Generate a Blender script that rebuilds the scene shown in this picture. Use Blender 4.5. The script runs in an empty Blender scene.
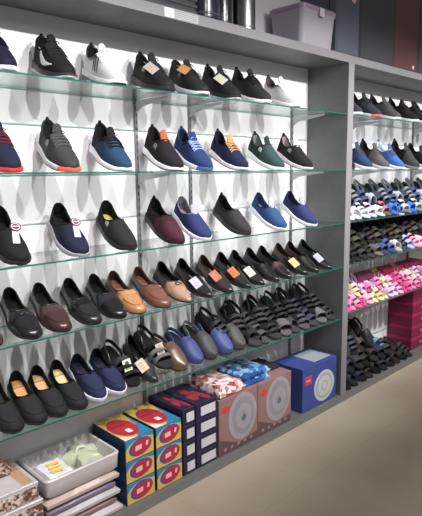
import bpy, math, random
import numpy as np
from mathutils import Matrix, Vector, Euler
random.seed(7)
PI = math.pi
C = bpy.context.scene.collection
def R(a): return math.radians(a)

# ------------------------------------------------------------------ materials
def lin(c):
    return tuple(((v/255.0)/12.92 if v/255.0 <= .04045 else ((v/255.0+.055)/1.055)**2.4) for v in c) + (1.0,)
MC = {}
def mat(col, kind='plain'):
    if kind in ('knit','mesh','leather','suede','cloth') and max(col) < 150:
        g = sum(col)/3; f_ = .80 if g > 60 else .60+.20*max(0,g-25)/35; col = tuple(max(3, int((g+(v-g)*.85)*f_)) for v in col)
    key = (tuple(col), kind)
    if key in MC: return MC[key]
    m = bpy.data.materials.new('%s_%02x%02x%02x' % ((kind,)+tuple(int(v) for v in col))); m.use_nodes = True
    nt = m.node_tree; b = nt.nodes['Principled BSDF']
    b.inputs['Base Color'].default_value = lin(col)
    rough, spec, nscale, bump, cvar, metal = dict(
        plain=(.55,.4,0,0,0,0), knit=(.85,.2,520,.35,.30,0), mesh=(.75,.3,300,.5,.45,0), leather=(.30,.6,160,.06,.10,0),
        suede=(.8,.2,240,.2,.18,0), rubber=(.6,.4,90,.06,.06,0), foam=(.55,.35,60,.04,.05,0), metal=(.35,.5,0,0,0,1),
        card=(.5,.4,24,.03,.10,0), gloss=(.22,.5,30,.02,.06,0), cloth=(.9,.15,120,.25,.22,0))[kind]
    b.inputs['Roughness'].default_value = rough; b.inputs['Specular IOR Level'].default_value = spec
    b.inputs['Metallic'].default_value = metal
    if nscale:
        tc = nt.nodes.new('ShaderNodeTexCoord'); n = nt.nodes.new('ShaderNodeTexNoise')
        n.inputs['Scale'].default_value = nscale; n.inputs['Detail'].default_value = 3
        nt.links.new(tc.outputs['Object'], n.inputs['Vector'])
        mx = nt.nodes.new('ShaderNodeMix'); mx.data_type = 'RGBA'
        c = lin(col)
        mx.inputs['A'].default_value = tuple(v*(1-cvar) for v in c[:3])+(1,)
        mx.inputs['B'].default_value = tuple(min(1, v*(1+cvar)+cvar*.01) for v in c[:3])+(1,)
        nt.links.new(n.outputs['Fac'], mx.inputs['Factor']); nt.links.new(mx.outputs['Result'], b.inputs['Base Color'])
        bp = nt.nodes.new('ShaderNodeBump'); bp.inputs['Strength'].default_value = bump; bp.inputs['Distance'].default_value = .002
        nt.links.new(n.outputs['Fac'], bp.inputs['Height']); nt.links.new(bp.outputs['Normal'], b.inputs['Normal'])
    MC[key] = m
    return m

def laminate(name, col, var=.16):
    """grey concrete-look laminate"""
    m = bpy.data.materials.new(name); m.use_nodes = True; nt = m.node_tree; b = nt.nodes['Principled BSDF']
    tc = nt.nodes.new('ShaderNodeTexCoord')
    n = nt.nodes.new('ShaderNodeTexNoise'); n.inputs['Scale'].default_value = 7; n.inputs['Detail'].default_value = 8; n.inputs['Roughness'].default_value = .65
    n2 = nt.nodes.new('ShaderNodeTexNoise'); n2.inputs['Scale'].default_value = 60; n2.inputs['Detail'].default_value = 3
    for q in (n, n2): nt.links.new(tc.outputs['Object'], q.inputs['Vector'])
    ad = nt.nodes.new('ShaderNodeMath'); ad.operation = 'MULTIPLY_ADD'; ad.inputs[1].default_value = .35
    nt.links.new(n2.outputs['Fac'], ad.inputs[0]); 
    sc = nt.nodes.new('ShaderNodeMath'); sc.operation = 'MULTIPLY'; sc.inputs[1].default_value = .65
    nt.links.new(n.outputs['Fac'], sc.inputs[0]); nt.links.new(sc.outputs[0], ad.inputs[2])
    cr = nt.nodes.new('ShaderNodeValToRGB'); c = lin(col)
    cr.color_ramp.elements[0].position = .3; cr.color_ramp.elements[1].position = .7
    cr.color_ramp.elements[0].color = tuple(v*(1-var) for v in c[:3])+(1,); cr.color_ramp.elements[1].color = tuple(v*(1+var) for v in c[:3])+(1,)
    nt.links.new(ad.outputs[0], cr.inputs['Fac']); nt.links.new(cr.outputs['Color'], b.inputs['Base Color'])
    b.inputs['Roughness'].default_value = .5
    return m

def glass_mat(name, tint, refl, diff):
    m = bpy.data.materials.new(name); m.use_nodes = True; nt = m.node_tree
    nt.nodes.remove(nt.nodes['Principled BSDF']); out = nt.nodes['Material Output']
    tr = nt.nodes.new('ShaderNodeBsdfTransparent'); tr.inputs['Color'].default_value = tint+(1,)
    gl = nt.nodes.new('ShaderNodeBsdfGlossy'); gl.inputs['Roughness'].default_value = .03
    df = nt.nodes.new('ShaderNodeBsdfDiffuse'); df.inputs['Color'].default_value = diff[:3]+(1,)
    lw = nt.nodes.new('ShaderNodeLayerWeight'); lw.inputs['Blend'].default_value = .5
    pw = nt.nodes.new('ShaderNodeMath'); pw.operation = 'POWER'; pw.inputs[1].default_value = 4.2
    nt.links.new(lw.outputs['Facing'], pw.inputs[0])
    ml = nt.nodes.new('ShaderNodeMath'); ml.operation = 'MULTIPLY_ADD'; ml.inputs[1].default_value = refl*.9; ml.inputs[2].default_value = .04*refl; ml.use_clamp = True
    nt.links.new(pw.outputs[0], ml.inputs[0])
    m1 = nt.nodes.new('ShaderNodeMixShader'); m2 = nt.nodes.new('ShaderNodeMixShader')
    m1.inputs[0].default_value = diff[3]
    nt.links.new(tr.outputs[0], m1.inputs[1]); nt.links.new(df.outputs[0], m1.inputs[2])
    nt.links.new(ml.outputs[0], m2.inputs[0]); nt.links.new(m1.outputs[0], m2.inputs[1]); nt.links.new(gl.outputs[0], m2.inputs[2])
    nt.links.new(m2.outputs[0], out.inputs['Surface'])
    return m

def floor_mat():
    m = bpy.data.materials.new('floor_tiles'); m.use_nodes = True; nt = m.node_tree; b = nt.nodes['Principled BSDF']
    tc = nt.nodes.new('ShaderNodeTexCoord')
    mp = nt.nodes.new('ShaderNodeMapping'); mp.inputs['Location'].default_value = (.13,.22,0)
    nt.links.new(tc.outputs['Object'], mp.inputs['Vector'])
    n = nt.nodes.new('ShaderNodeTexNoise'); n.inputs['Scale'].default_value = 1.6; n.inputs['Detail'].default_value = 6; n.inputs['Roughness'].default_value = .6
    nt.links.new(mp.outputs[0], n.inputs['Vector'])
    cr = nt.nodes.new('ShaderNodeValToRGB')
    cr.color_ramp.elements[0].position = .35; cr.color_ramp.elements[0].color = lin((164,150,132))
    cr.color_ramp.elements[1].position = .68; cr.color_ramp.elements[1].color = lin((180,168,150))
    nt.links.new(n.outputs['Fac'], cr.inputs['Fac'])
    br = nt.nodes.new('ShaderNodeTexBrick'); br.offset = 0; br.inputs['Scale'].default_value = 1
    br.inputs['Brick Width'].default_value = .8; br.inputs['Row Height'].default_value = .8; br.inputs['Mortar Size'].default_value = .002
    br.inputs['Color1'].default_value = (1,1,1,1); br.inputs['Color2'].default_value = (.97,.97,.97,1); br.inputs['Mortar'].default_value = (.84,.83,.82,1)
    nt.links.new(mp.outputs[0], br.inputs['Vector'])
    mx = nt.nodes.new('ShaderNodeMix'); mx.data_type = 'RGBA'; mx.blend_type = 'MULTIPLY'; mx.inputs['Factor'].default_value = 1
    nt.links.new(cr.outputs['Color'], mx.inputs['A']); nt.links.new(br.outputs['Color'], mx.inputs['B'])
    nt.links.new(mx.outputs['Result'], b.inputs['Base Color']); b.inputs['Roughness'].default_value = .38; b.inputs['Specular IOR Level'].default_value = .35
    return m

# ------------------------------------------------------------------ mesh builder
class M:
    def __init__(s): s.v = []; s.f = []; s.k = []
    def add(s, vs, fs, k=0):
        o = len(s.v); s.v += [tuple(p) for p in vs]
        for f in fs: s.f.append(tuple(i+o for i in f)); s.k.append(k)
    def grid(s, rows, k=0, close=False, flip=False):
        n = len(rows[0]); vs = [p for r in rows for p in r]; fs = []
        for i in range(len(rows)-1):
            for j in range(n if close else n-1):
                a, b = i*n+j, i*n+(j+1) % n
                f = (a, b, b+n, a+n); fs.append(f[::-1] if flip else f)
        s.add(vs, fs, k)
    def box(s, a, b, k=0, bev=0.0):
        x0,y0,z0 = a; x1,y1,z1 = b
        if bev <= 0:
            s.add([(x0,y0,z0),(x1,y0,z0),(x1,y1,z0),(x0,y1,z0),(x0,y0,z1),(x1,y0,z1),(x1,y1,z1),(x0,y1,z1)],
                  [(0,3,2,1),(4,5,6,7),(0,1,5,4),(1,2,6,5),(2,3,7,6),(3,0,4,7)], k); return
        # box with chamfered edges
        e = bev; vs = []; idx = {}
        for ix,x in enumerate((x0,x1)):
            for iy,y in enumerate((y0,y1)):
                for iz,z in enumerate((z0,z1)):
                    sx,sy,sz = (1,-1)[ix],(1,-1)[iy],(1,-1)[iz]
                    for ax in range(3):
                        p = [x+sx*e,y+sy*e,z+sz*e]; p[ax] = (x,y,z)[ax]
                        idx[(ix,iy,iz,ax)] = len(vs); vs.append(p)
        fs = []
        for ax in range(3):
            o = [i for i in range(3) if i != ax]
            for sd in (0,1):
                q = []
                for (a_,b_) in ((0,0),(1,0),(1,1),(0,1)):
                    t = [0,0,0]; t[ax] = sd; t[o[0]] = a_; t[o[1]] = b_; q.append(idx[(*t,ax)])
                if (sd == 0) != (ax == 1): q = q[::-1]
                fs.append(q)
        for ax in range(3):
            o = [i for i in range(3) if i != ax]
            for a_ in (0,1):
                for b_ in (0,1):
                    t0=[0,0,0];t1=[0,0,0]; t0[ax]=0;t1[ax]=1
                    for t in (t0,t1): t[o[0]]=a_; t[o[1]]=b_
                    fs.append([idx[(*t0,o[0])],idx[(*t1,o[0])],idx[(*t1,o[1])],idx[(*t0,o[1])]])
        for ix in (0,1):
            for iy in (0,1):
                for iz in (0,1): fs.append([idx[(ix,iy,iz,0)],idx[(ix,iy,iz,1)],idx[(ix,iy,iz,2)]])
        s.add(vs, fs, k)
    def tube(s, pts, r, n=6, k=0, closed=False):
        pts = [Vector(p) for p in pts]; rows = []; N = len(pts); up = None
        for i in range(N):
            a = pts[(i-1) % N] if (closed or i > 0) else pts[i]; b = pts[(i+1) % N] if (closed or i < N-1) else pts[i]
            d = (b-a); d = d.normalized() if d.length > 1e-9 else Vector((0,0,1))
            if up is None: up = Vector((0,0,1)) if abs(d.z) < .9 else Vector((1,0,0))
            u = d.cross(up)
            u = u.normalized() if u.length > 1e-6 else Vector((1,0,0)); w = u.cross(d).normalized(); up = w
            rr = r[i] if isinstance(r, (list,tuple)) else r
            rows.append([tuple(pts[i]+u*rr*math.cos(2*PI*j/n)+w*rr*math.sin(2*PI*j/n)) for j in range(n)])
        if closed: rows.append(rows[0])
        s.grid(rows, k, close=True)
        if not closed:
            o = len(s.v)
            s.add(rows[0], [tuple(range(n))], k); s.add(rows[-1], [tuple(range(n))[::-1]], k)
    def lathe(s, prof, cx, cy, n=32, k=0):
        rows = [[(cx+r*math.cos(2*PI*j/n), cy+r*math.sin(2*PI*j/n), z) for j in range(n)] for r,z in prof]
        s.grid(rows, k, close=True)
    def disc_y(s, cx, y, cz, rx, rz, th, n=28, k=0):
        """flat oval plate facing -Y"""
        f = [(cx+rx*math.cos(2*PI*j/n), y, cz+rz*math.sin(2*PI*j/n)) for j in range(n)]
        b = [(p[0], y+th, p[2]) for p in f]
        s.add(f+b, [tuple(range(n))]+[(j,n+j,n+(j+1) % n,(j+1) % n) for j in range(n)], k)
    def mesh(s, name, mats, smooth=True):
        me = bpy.data.meshes.new(name); me.from_pydata(s.v, [], s.f); 
        for m in mats: me.materials.append(m)
        me.polygons.foreach_set('material_index', s.k)
        if smooth: me.polygons.foreach_set('use_smooth', [True]*len(s.f))
        import bmesh
        bm = bmesh.new(); bm.from_mesh(me); bmesh.ops.remove_doubles(bm, verts=bm.verts, dist=1e-5)
        bmesh.ops.recalc_face_normals(bm, faces=bm.faces)
        bm.to_mesh(me); bm.free()
        if smooth:
            try: me.set_sharp_from_angle(angle=R(42))
            except Exception: pass
        me.update()
        return me
def link(name, me, parent=None, loc=None):
    o = bpy.data.objects.new(name, me); C.objects.link(o)
    if parent: o.parent = parent
    if loc: o.location = loc
    return o
def obj(name, mb, mats, parent=None, smooth=False):
    if not isinstance(mats, (list,tuple)): mats = [mats]
    return link(name, mb.mesh(name, mats, smooth), parent)
def struct(name, mb, mats, smooth=False):
    o = obj(name, mb, mats, None, smooth); o['kind'] = 'structure'; return o
def tag(o, label, cat, group=None):
    o['label'] = label; o['category'] = cat
    if group: o['group'] = group
    return o
def thing(name, label, cat, loc=(0,0,0), rot=(0,0,0), group=None):
    o = bpy.data.objects.new(name, None); C.objects.link(o); o.location = loc; o.rotation_euler = rot; o.empty_display_size = .05
    return tag(o, label, cat, group)

def spl(kn):
    """smooth monotone-ish cubic through knots (u,v)"""
    xs = np.array([k[0] for k in kn], float); ys = np.array([k[1] for k in kn], float)
    d = np.diff(ys)/np.diff(xs); m = np.zeros(len(xs))
    for i in range(1, len(xs)-1): m[i] = 0 if d[i-1]*d[i] <= 0 else 2*d[i-1]*d[i]/(d[i-1]+d[i])
    m[0] = d[0]; m[-1] = d[-1]
    def f(u):
        u = min(max(u, xs[0]), xs[-1]); i = min(int(np.searchsorted(xs, u, side='right')-1), len(xs)-2); i = max(i, 0)
        h = xs[i+1]-xs[i]; t = (u-xs[i])/h
        return float((2*t**3-3*t**2+1)*ys[i]+(t**3-2*t**2+t)*h*m[i]+(-2*t**3+3*t**2)*ys[i+1]+(t**3-t**2)*h*m[i+1])
    return f

# ------------------------------------------------------------------ the room
YF, YW = 1.75, 2.034            # front of the shelving, wall behind it
XL, XP0, XP1, XR = .36, 2.865, 2.925, 5.4
ZT0, ZT1 = 2.062, 2.104
Z = dict(A=1.779, B=1.456, C=1.142, D=.872, E=.549, base=.05)

white = mat((222,218,221), 'plain'); white.node_tree.nodes['Principled BSDF'].inputs['Roughness'].default_value = .6
m = M(); m.box((-1.5,YW,0),(7,YW+.12,3.1)); struct('wall_back', m, white)
m = M(); m.box((-1.5,-2.6,-.1),(7,YW,0)); struct('floor', m, floor_mat())

lam = laminate('grey_laminate', (98,99,100)); edge = laminate('light_laminate_edge', (124,122,125), .05)
unit = thing('shelving_unit', 'grey concrete-look wall shelving with a thick top and two open bays', 'shelf', (0,YF,0))
def upart(name, a, b, mats=(lam,), parent=unit):
    mm = M(); mm.box((a[0],a[1]-YF,a[2]),(b[0],b[1]-YF,b[2])); return obj(name, mm, list(mats), parent)
o = upart('top_panel', (XL,YF+.003,ZT0), (XR,YW-.001,ZT1)); upart('top_edge_strip', (XL,YF,ZT0), (XR,YF+.003,ZT1), (edge,))
upart('base_panel', (XL,YF+.003,0), (XR,YW-.001,Z['base'])); upart('base_edge_strip', (XL,YF,0.001), (XR,YF+.003,Z['base']), (laminate('base_edge', (112,111,109), .06),))
for a, b in ((XL,XL+.06),(XP0,XP1),(XR-.06,XR)):
    upart('side_panel', (a,YF+.003,Z['base']), (b,YW-.001,ZT0)); upart('side_edge_strip', (a,YF,Z['base']), (b,YF+.003,ZT0), (edge,))
steel = mat((92,92,98), 'metal'); dark = mat((30,30,33)); pale_metal = mat((190,190,192), 'plain')
slotm = mat((25,25,27))
for sx in (.72, 1.5385, 1.868, 2.700, 3.35, 4.3):
    mm = M(); mm.box((sx-.007,YW-.012-YF,Z['base']),(sx+.007,YW-.001-YF,1.80)); st = obj('slotted_upright', mm, mat((120,120,124)), unit)
    mm = M(); zz = .1
    while zz < 1.78:
        mm.box((sx-.002,YW-.0132-YF,zz),(sx+.002,YW-.0118-YF,zz+.016)); zz += .032
    obj('slot_row', mm, slotm, st)
    lv = ('A','B','C','D','E') if sx != 1.868 else ('A','D','E')
    for l in lv:
        z = Z[l]+(.0 if sx < 2.9 else {'D':.004,'E':.018}.get(l,0))-.009
        pts = [(YW-.012,z),(YF+.05,z),(YF+.05,z-.008),(YW-.06,z-.03),(YW-.012,z-.055)]
        mm = M(); n = len(pts)
        vs = [(sx-.0015,y-YF,zz) for y,zz in pts]+[(sx+.0015,y-YF,zz) for y,zz in pts]
        mm.add(vs, [tuple(range(n)), tuple(range(n,2*n))[::-1]]+[(i,(i+1)%n,n+(i+1)%n,n+i) for i in range(n)])
        obj('shelf_bracket', mm, pale_metal, unit)
# paper price strip on the top edge
mm = M(); mm.box((1.488,-.0012,2.066),(1.535,0,2.1)); obj('price_strip', mm, mat((226,226,230)), unit)
ps = M(); ps.box((1.535,-.0012,2.066),(1.672,0,2.1)); pso = obj('price_strip', ps, mat((168,167,170)), unit)
mm = M()
for k in range(4): mm.box((1.542,-.0016,2.072+.0075*k),(1.664,-.0010,2.0745+.0075*k))
obj('printed_line', mm, mat((128,127,131)), pso)

gl_top = glass_mat('clear_glass', (.955,.99,.975), 1.25, (.75,.88,.85,.05)); gl_edge = glass_mat('green_glass_edge', (.10,.36,.30), .4, (.03,.13,.11,.6))
names = {'A':'top','B':'second','C':'third','D':'fourth','E':'fifth'}
for l in 'ABCDE':
    for bi, (x0,x1) in enumerate(((XL+.061,1.8665),(1.8695,XP0-.001),(XP1+.001,XR-.061))):
        z = Z[l]+(0 if bi < 2 else {'D':.004,'E':.018}.get(l,0)); t = .0065
        y0, y1 = YF+.004, YW-.013
        vs = [(x0,y0,z-t),(x1,y0,z-t),(x1,y1,z-t),(x0,y1,z-t),(x0,y0,z),(x1,y0,z),(x1,y1,z),(x0,y1,z)]
        mm = M(); mm.add(vs, [(0,3,2,1),(4,5,6,7)], 0); mm.add(vs, [(0,1,5,4),(1,2,6,5),(2,3,7,6),(3,0,4,7)], 1)
        o = obj('glass_shelf', mm, [gl_top, gl_edge])
        tag(o, '%s glass shelf %s' % (names[l], ('with green edge in the left half of the near bay','with green edge in the near bay beside the partition','with green edge in the far bay past the partition')[bi]), 'glass shelf', 'glass shelves')

# ------------------------------------------------------------------ shoes
def prof(kind):
    """half width, dome height, opening centre/radius/half-angle, sole bottom, sole top"""
    P = {}
    if kind in ('sneaker','slipon','canvas'):
        P['w'] = [(0,0),(.012,.013),(.04,.024),(.10,.036),(.2,.045),(.32,.0485),(.45,.046),(.6,.039),(.75,.0355),(.88,.035),(.95,.0285),(.985,.016),(1,0)]
    elif kind == 'formal':
        P['w'] = [(0,0),(.01,.009),(.04,.017),(.12,.029),(.24,.041),(.35,.0455),(.48,.042),(.62,.034),(.78,.031),(.9,.030),(.96,.024),(.988,.013),(1,0)]
    else:
        P['w'] = [(0,0),(.012,.013),(.04,.025),(.10,.036),(.22,.046),(.34,.048),(.48,.042),(.62,.034),(.78,.032),(.9,.031),(.96,.025),(.988,.014),(1,0)]
    if kind == 'sneaker':
        P['h'] = [(0,.012),(.04,.026),(.12,.037),(.24,.049),(.36,.066),(.46,.082),(.56,.086),(.68,.076),(.80,.072),(.93,.090),(1,.088)]
        P['op'] = (.735,.235,R(52)); P['zb'] = [(0,.018),(.08,.007),(.2,.001),(.3,0),(.9,0),(1,.008)]; P['zt'] = [(0,.030),(.1,.024),(.35,.022),(.6,.028),(.85,.036),(1,.040)]; P['fl'] = 1.10
    elif kind == 'slipon':
        P['h'] = [(0,.012),(.04,.026),(.12,.036),(.24,.047),(.36,.060),(.46,.071),(.56,.072),(.7,.066),(.85,.066),(.94,.076),(1,.074)]
        P['op'] = (.72,.255,R(57)); P['zb'] = [(0,.016),(.08,.006),(.2,.001),(.3,0),(.9,0),(1,.006)]; P['zt'] = [(0,.028),(.1,.022),(.35,.020),(.6,.025),(.85,.031),(1,.034)]; P['fl'] = 1.08
    elif kind == 'canvas':
        P['h'] = [(0,.012),(.04,.024),(.12,.033),(.24,.043),(.36,.052),(.46,.058),(.6,.056),(.75,.052),(.88,.052),(.95,.058),(1,.056)]
        P['op'] = (.71,.27,R(58)); P['zb'] = [(0,.008),(.1,.002),(.2,0),(1,0)]; P['zt'] = [(0,.022),(.3,.019),(1,.023)]; P['fl'] = 1.10
    elif kind == 'formal':
        P['h'] = [(0,.010),(.04,.019),(.12,.027),(.24,.036),(.36,.048),(.46,.058),(.56,.062),(.7,.056),(.85,.054),(.94,.062),(1,.060)]
        P['op'] = (.70,.28,R(58)); P['zb'] = [(0,.012),(.1,.003),(.25,0),(.4,.002),(.62,.010),(.70,.002),(.72,0),(1,0)]; P['zt'] = [(0,.018),(.15,.010),(.35,.009),(.55,.015),(.75,.024),(1,.026)]; P['fl'] = 1.06
    else:  # driver loafer
        P['h'] = [(0,.012),(.04,.025),(.12,.034),(.24,.042),(.36,.051),(.46,.058),(.56,.058),(.7,.051),(.85,.050),(.94,.058),(1,.056)]
        P['op'] = (.70,.28,R(60)); P['zb'] = [(0,.010),(.1,.002),(.25,0),(.5,.001),(.70,.001),(1,.001)]; P['zt'] = [(0,.016),(.15,.009),(.5,.011),(.75,.016),(1,.018)]; P['fl'] = 1.05
    return P

def shoe_parts(kind, L, W, side, upper, quarter=None, uq=.52, sole=(235,235,235), sole2=None, toe=None, lining=(25,25,28), insole=None,
               laces=None, stripe=None, band=None, buckle=None, tab=None, collar=None, seam=None, logo=None, tongue=None,
               tagc=None, ukind='knit', toecap=None, tall=1.0, mask=None):
    """returns a list of (name, mesh, parent index)"""
    P = prof(kind); w = spl(P['w']); h = spl([(a,b*tall) for a,b in P['h']]); zb = spl(P['zb']); zt = spl(P['zt'])
    uc, ru, qm = P['op']
    ws = W/.097
    def cx(u): return side*.009*max(0, 1-u/.6)**1.5*ws - side*.004*math.sin(PI*min(1,max(0,(u-.3)/.5)))*ws
    def q(u):
        d = (u-uc)/ru
        return 0 if abs(d) >= 1 else qm*math.sqrt(1-d*d)**.8
    def S(u, t, off=0.0):
        ww, hh = w(u)*ws, h(u)
        c, s_ = math.cos(t), math.sin(t)
        x = ww*math.copysign(abs(c)**.72, c); z = hh*abs(s_)**.88
        if off:
            nx, nz = c*hh, s_*ww; l = math.hypot(nx,nz) or 1
            x += off*nx/l; z += off*nz/l
        return (cx(u)+x, u*L, zt(u)-.003+z)
    us = sorted(set([round((1-math.cos(PI*i/30))/2, 5) for i in range(31)]+[round(uc-ru+.002,5), round(uc+ru-.002,5), round(uc-ru+.02,5), round(uq,5)]))
    K = 9; parts = []
    mu = M()
    for sgn in (1,-1):
        rows = []
        for u in us:
            tm = PI/2-q(u); r = []
            for k in range(K+1):
                t = tm*k/K; r.append(S(u, t if sgn > 0 else PI-t))
            rows.append(r)
        for i in range(len(rows)-1):
            um = (us[i]+us[i+1])/2
            kk = 1 if (quarter and um > uq) else (2 if (toecap and um < .2) else 0)
            mu.grid([rows[i],rows[i+1]], kk, flip=(sgn < 0))
    um_ = [mat(upper,ukind), mat(quarter or upper, ukind), mat(toecap or upper, ukind)]
    parts.append(('upper', mu.mesh('upper', um_), None))
    # sole
    ms = M(); rows = []
    for u in us:
        ww = w(u)*ws*P['fl']+(.003 if 0 < u < 1 else 0); b, t = zb(u), zt(u); c = cx(u); r = []
        sec = [(-.0,b),(-.6,b),(-.93,b+.001),(-1.0,b+(t-b)*.35),(-1.01,b+(t-b)*.7),(-.97,t),(-.8,t+.001),(0,t),(.8,t+.001),(.97,t),(1.01,b+(t-b)*.7),(1.0,b+(t-b)*.35),(.93,b+.001),(.6,b)]
        yy = u*L+(-.004 if u < .5 else .004)*(1 if (u < .02 or u > .98) else 0)
        rows.append([(c+a*ww, yy, z) for a,z in sec])
    for i in range(len(rows)-1):
        um = (us[i]+us[i+1])/2
        n = len(rows[0])
        for j in range(n):
            kk = 0
            if sole2 and j in (0,1,2,11,12,13): kk = 1
            if toe and um < .13: kk = 2
            ms.add([rows[i][j],rows[i][(j+1)%n],rows[i+1][(j+1)%n],rows[i+1][j]], [(0,1,2,3)], kk)
    sk = 'foam' if kind in ('sneaker','slipon','canvas') else 'rubber'
    parts.append(('sole', ms.mesh('sole', [mat(sole,sk), mat(sole2 or sole,'rubber'), mat(toe or sole,'rubber')]), None))
    # lining + insole
    ml = M(); mi = M(); lr = []; ir = []
    for u in us:
        if q(u) <= 0: continue
        tm = PI/2-q(u); a = S(u, tm); b = S(u, PI-tm); c = cx(u); z0 = zt(u)+.004
        hw = (a[0]-b[0])/2; wi = w(u)*ws*.80
        def sd(p, sg): return [p, (p[0]-sg*min(.003,hw*.5), p[1], p[2]-.002), (c+sg*max(hw-.004,wi*.9)*.97, p[1], z0+(p[2]-z0)*.5), (c+sg*wi, p[1], z0)]
        lr.append((sd(a,1), sd(b,-1)))
        ir.append([(c+f*wi, u*L, z0+.001) for f in (1,.5,0,-.5,-1)])
    for k in (0,1): ml.grid([r[k] for r in lr])
    for e in (0,-1):      # closes the front (under the vamp) and the heel wall
        A_, B_ = lr[e]; ml.add([A_[0],A_[2],A_[3],B_[3],B_[2],B_[0]], [(0,1,2,3,4,5)])
    # insole runs forward under the vamp
    mi.grid(ir)
    parts.append(('lining', ml.mesh('lining', [mat(lining,'cloth')]), None))
    parts.append(('insole', mi.mesh('insole', [mat(insole or lining,'cloth')]), None))
    # collar binding
    rim = []
    ou = [u for u in us if q(u) > 0]
    for u in ou: rim.append(S(u, PI/2-q(u), .001))
    for u in reversed(ou): rim.append(S(u, PI/2+q(u), .001))
    mcol = M(); mcol.tube(rim, .0045 if kind == 'sneaker' else (.003 if kind == 'slipon' else .0018), 6, closed=True)
    parts.append(('collar', mcol.mesh('collar', [mat(collar or lining,ukind)]), None))
    def patch(us_, ts, off, th=.0015):
        """strip of surface between (u,t) pairs; ts = list of (tlow,thigh)"""
        mm = M(); rows = []
        for u,(a,b) in zip(us_, ts):
            n = 5; o_ = [S(u, a+(b-a)*k/n, off+th) for k in range(n+1)]; i_ = [S(u, a+(b-a)*k/n, off-.001) for k in range(n+1)][::-1]
            rows.append(o_+i_)
        mm.grid(rows, close=True)
        m_ = len(rows[0]); mm.add(rows[0], [tuple(range(m_))]); mm.add(rows[-1], [tuple(range(m_))[::-1]])
        return mm
    if tongue or kind == 'sneaker':
        tc = tongue or upper; mt = M(); rows = []
        for k in range(7):
            f = k/6; u = uc-ru-.03+.13*f; hz = h(uc-ru)+zt(u)+.038*f-.006
            wd = .019*(1-.35*(f-.3)**2)
            rows.append([(cx(u)+wd*a, u*L, hz-.010*a*a) for a in (-1,-.6,0,.6,1)]+[(cx(u)+wd*a, u*L+.004, hz-.004-.010*a*a) for a in (1,.6,0,-.6,-1)])
        mt.grid(rows, close=True); mt.add(rows[-1], [tuple(range(10))]); mt.add(rows[0], [tuple(range(10))])
        parts.append(('tongue', mt.mesh('tongue', [mat(tc,ukind)]), None))
    if laces:
        ml2 = M()
        u0 = uc-ru-.17
        for k in range(5):
            u = u0+.045*k
            for (ua,ub) in ((u,u+.035),(u+.035,u)):
                pts = [S(ua+(ub-ua)*j/8, R(58)+(PI-2*R(58))*j/8, .0035) for j in range(9)]
                ml2.tube(pts, .0022, 5)
        # bow loops
        b0 = Vector(S(u0+.22, PI/2, .008))
        for sg in (-1,1):
            ml2.tube([b0, b0+Vector((sg*.012,-.008,.006)), b0+Vector((sg*.024,-.012,.0)), b0+Vector((sg*.02,-.004,-.006)), b0], .0018, 5)
        parts.append(('laces', ml2.mesh('laces', [mat(laces,'cloth')]), None))
    if stripe:
        col, shape = stripe
        for sg in (1,-1):
            f = (lambda a: a) if sg > 0 else (lambda a: PI-a)
            if shape == 'swoosh':
                U = [.22+.58*i/12 for i in range(13)]; T = []
                for i in range(13):
                    x = i/12; mid = R(34)-R(22)*math.sin(PI*min(1,x*1.25))*(1-.2*x)+R(18)*x; half = R(2)+R(9)*math.sin(PI*min(1,x*1.1))**1.2*(1-.55*x)
                    T.append((f(mid-half), f(mid+half)))
            elif shape == 'bars':
                U = None
                mb = M()
                for k in range(3):
                    uu = .36+.07*k
                    q_ = patch([uu+.10-.10*i/6 for i in range(7)][::-1], [(f(R(12+8*(6-i))), f(R(12+8*(6-i))+R(9))) for i in range(7)][::-1], .0005)
                    mb.add(q_.v, q_.f)
                parts.append(('side_stripe', mb.mesh('side_stripe', [mat(col)]), 0))
                continue
            else:  # low line
                U = [.12+.8*i/12 for i in range(13)]; T = [(f(R(14)), f(R(26))) for i in range(13)]
            parts.append(('side_stripe', patch(U, T, .0005).mesh('side_stripe', [mat(col)]), 0))
    if band:
        u0 = uc-ru-.10
        parts.append(('saddle_strap', patch([u0+.085*i/5 for i in range(6)], [(R(14),PI-R(14))]*6, .0006, .0022).mesh('saddle_strap', [mat(band,ukind)]), None))
        if buckle:
            mb = M(); c0 = Vector(S(u0+.045, PI/2, .005))
            bk = buckle[1]
            for sg in (-1,1):
                mb.tube([c0+Vector((sg*.011+.006*math.cos(a), .007*math.sin(a), -.0015)) for a in [2*PI*j/12 for j in range(12)]], .0016, 5, closed=True)
            mb.tube([c0+Vector((-.008,0,-.001)), c0+Vector((0,0,.0015)), c0+Vector((.008,0,-.001))], .002, 6)
            if bk == 'plate': mb.box((c0.x-.014,c0.y-.009,c0.z-.002),(c0.x+.014,c0.y+.009,c0.z+.002),0,.001)
            parts.append(('metal_buckle', mb.mesh('metal_buckle', [mat(buckle[0],'metal')]), len(parts)-1))
    if seam:
        sm = M(); us_ = [.10+(uc-ru-.10)*i/10 for i in range(11)]
        ang = lambda u: R(90)-R(50)*math.sqrt(max(0,1-((u-.42)/.34)**2))
        pts = [S(u, ang(u), .001) for u in us_[::-1]]+[S(u, PI-ang(u), .001) for u in us_]
        sm.tube(pts, .0014, 5)
        parts.append(('moccasin_seam', sm.mesh('moccasin_seam', [mat(seam,ukind)]), 0))
    if tab:
        mt = M(); p = Vector(S(.985, PI/2, .0))
        mt.tube([p+Vector((0,.001,-.012)), p+Vector((0,.004,.002)), p+Vector((0,.003,.008)), p+Vector((0,-.002,.009)), p+Vector((0,-.006,.003)), p+Vector((0,-.007,-.006))], .0048, 6)
        parts.append(('pull_tab', mt.mesh('pull_tab', [mat(tab,'cloth')]), None))
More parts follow.
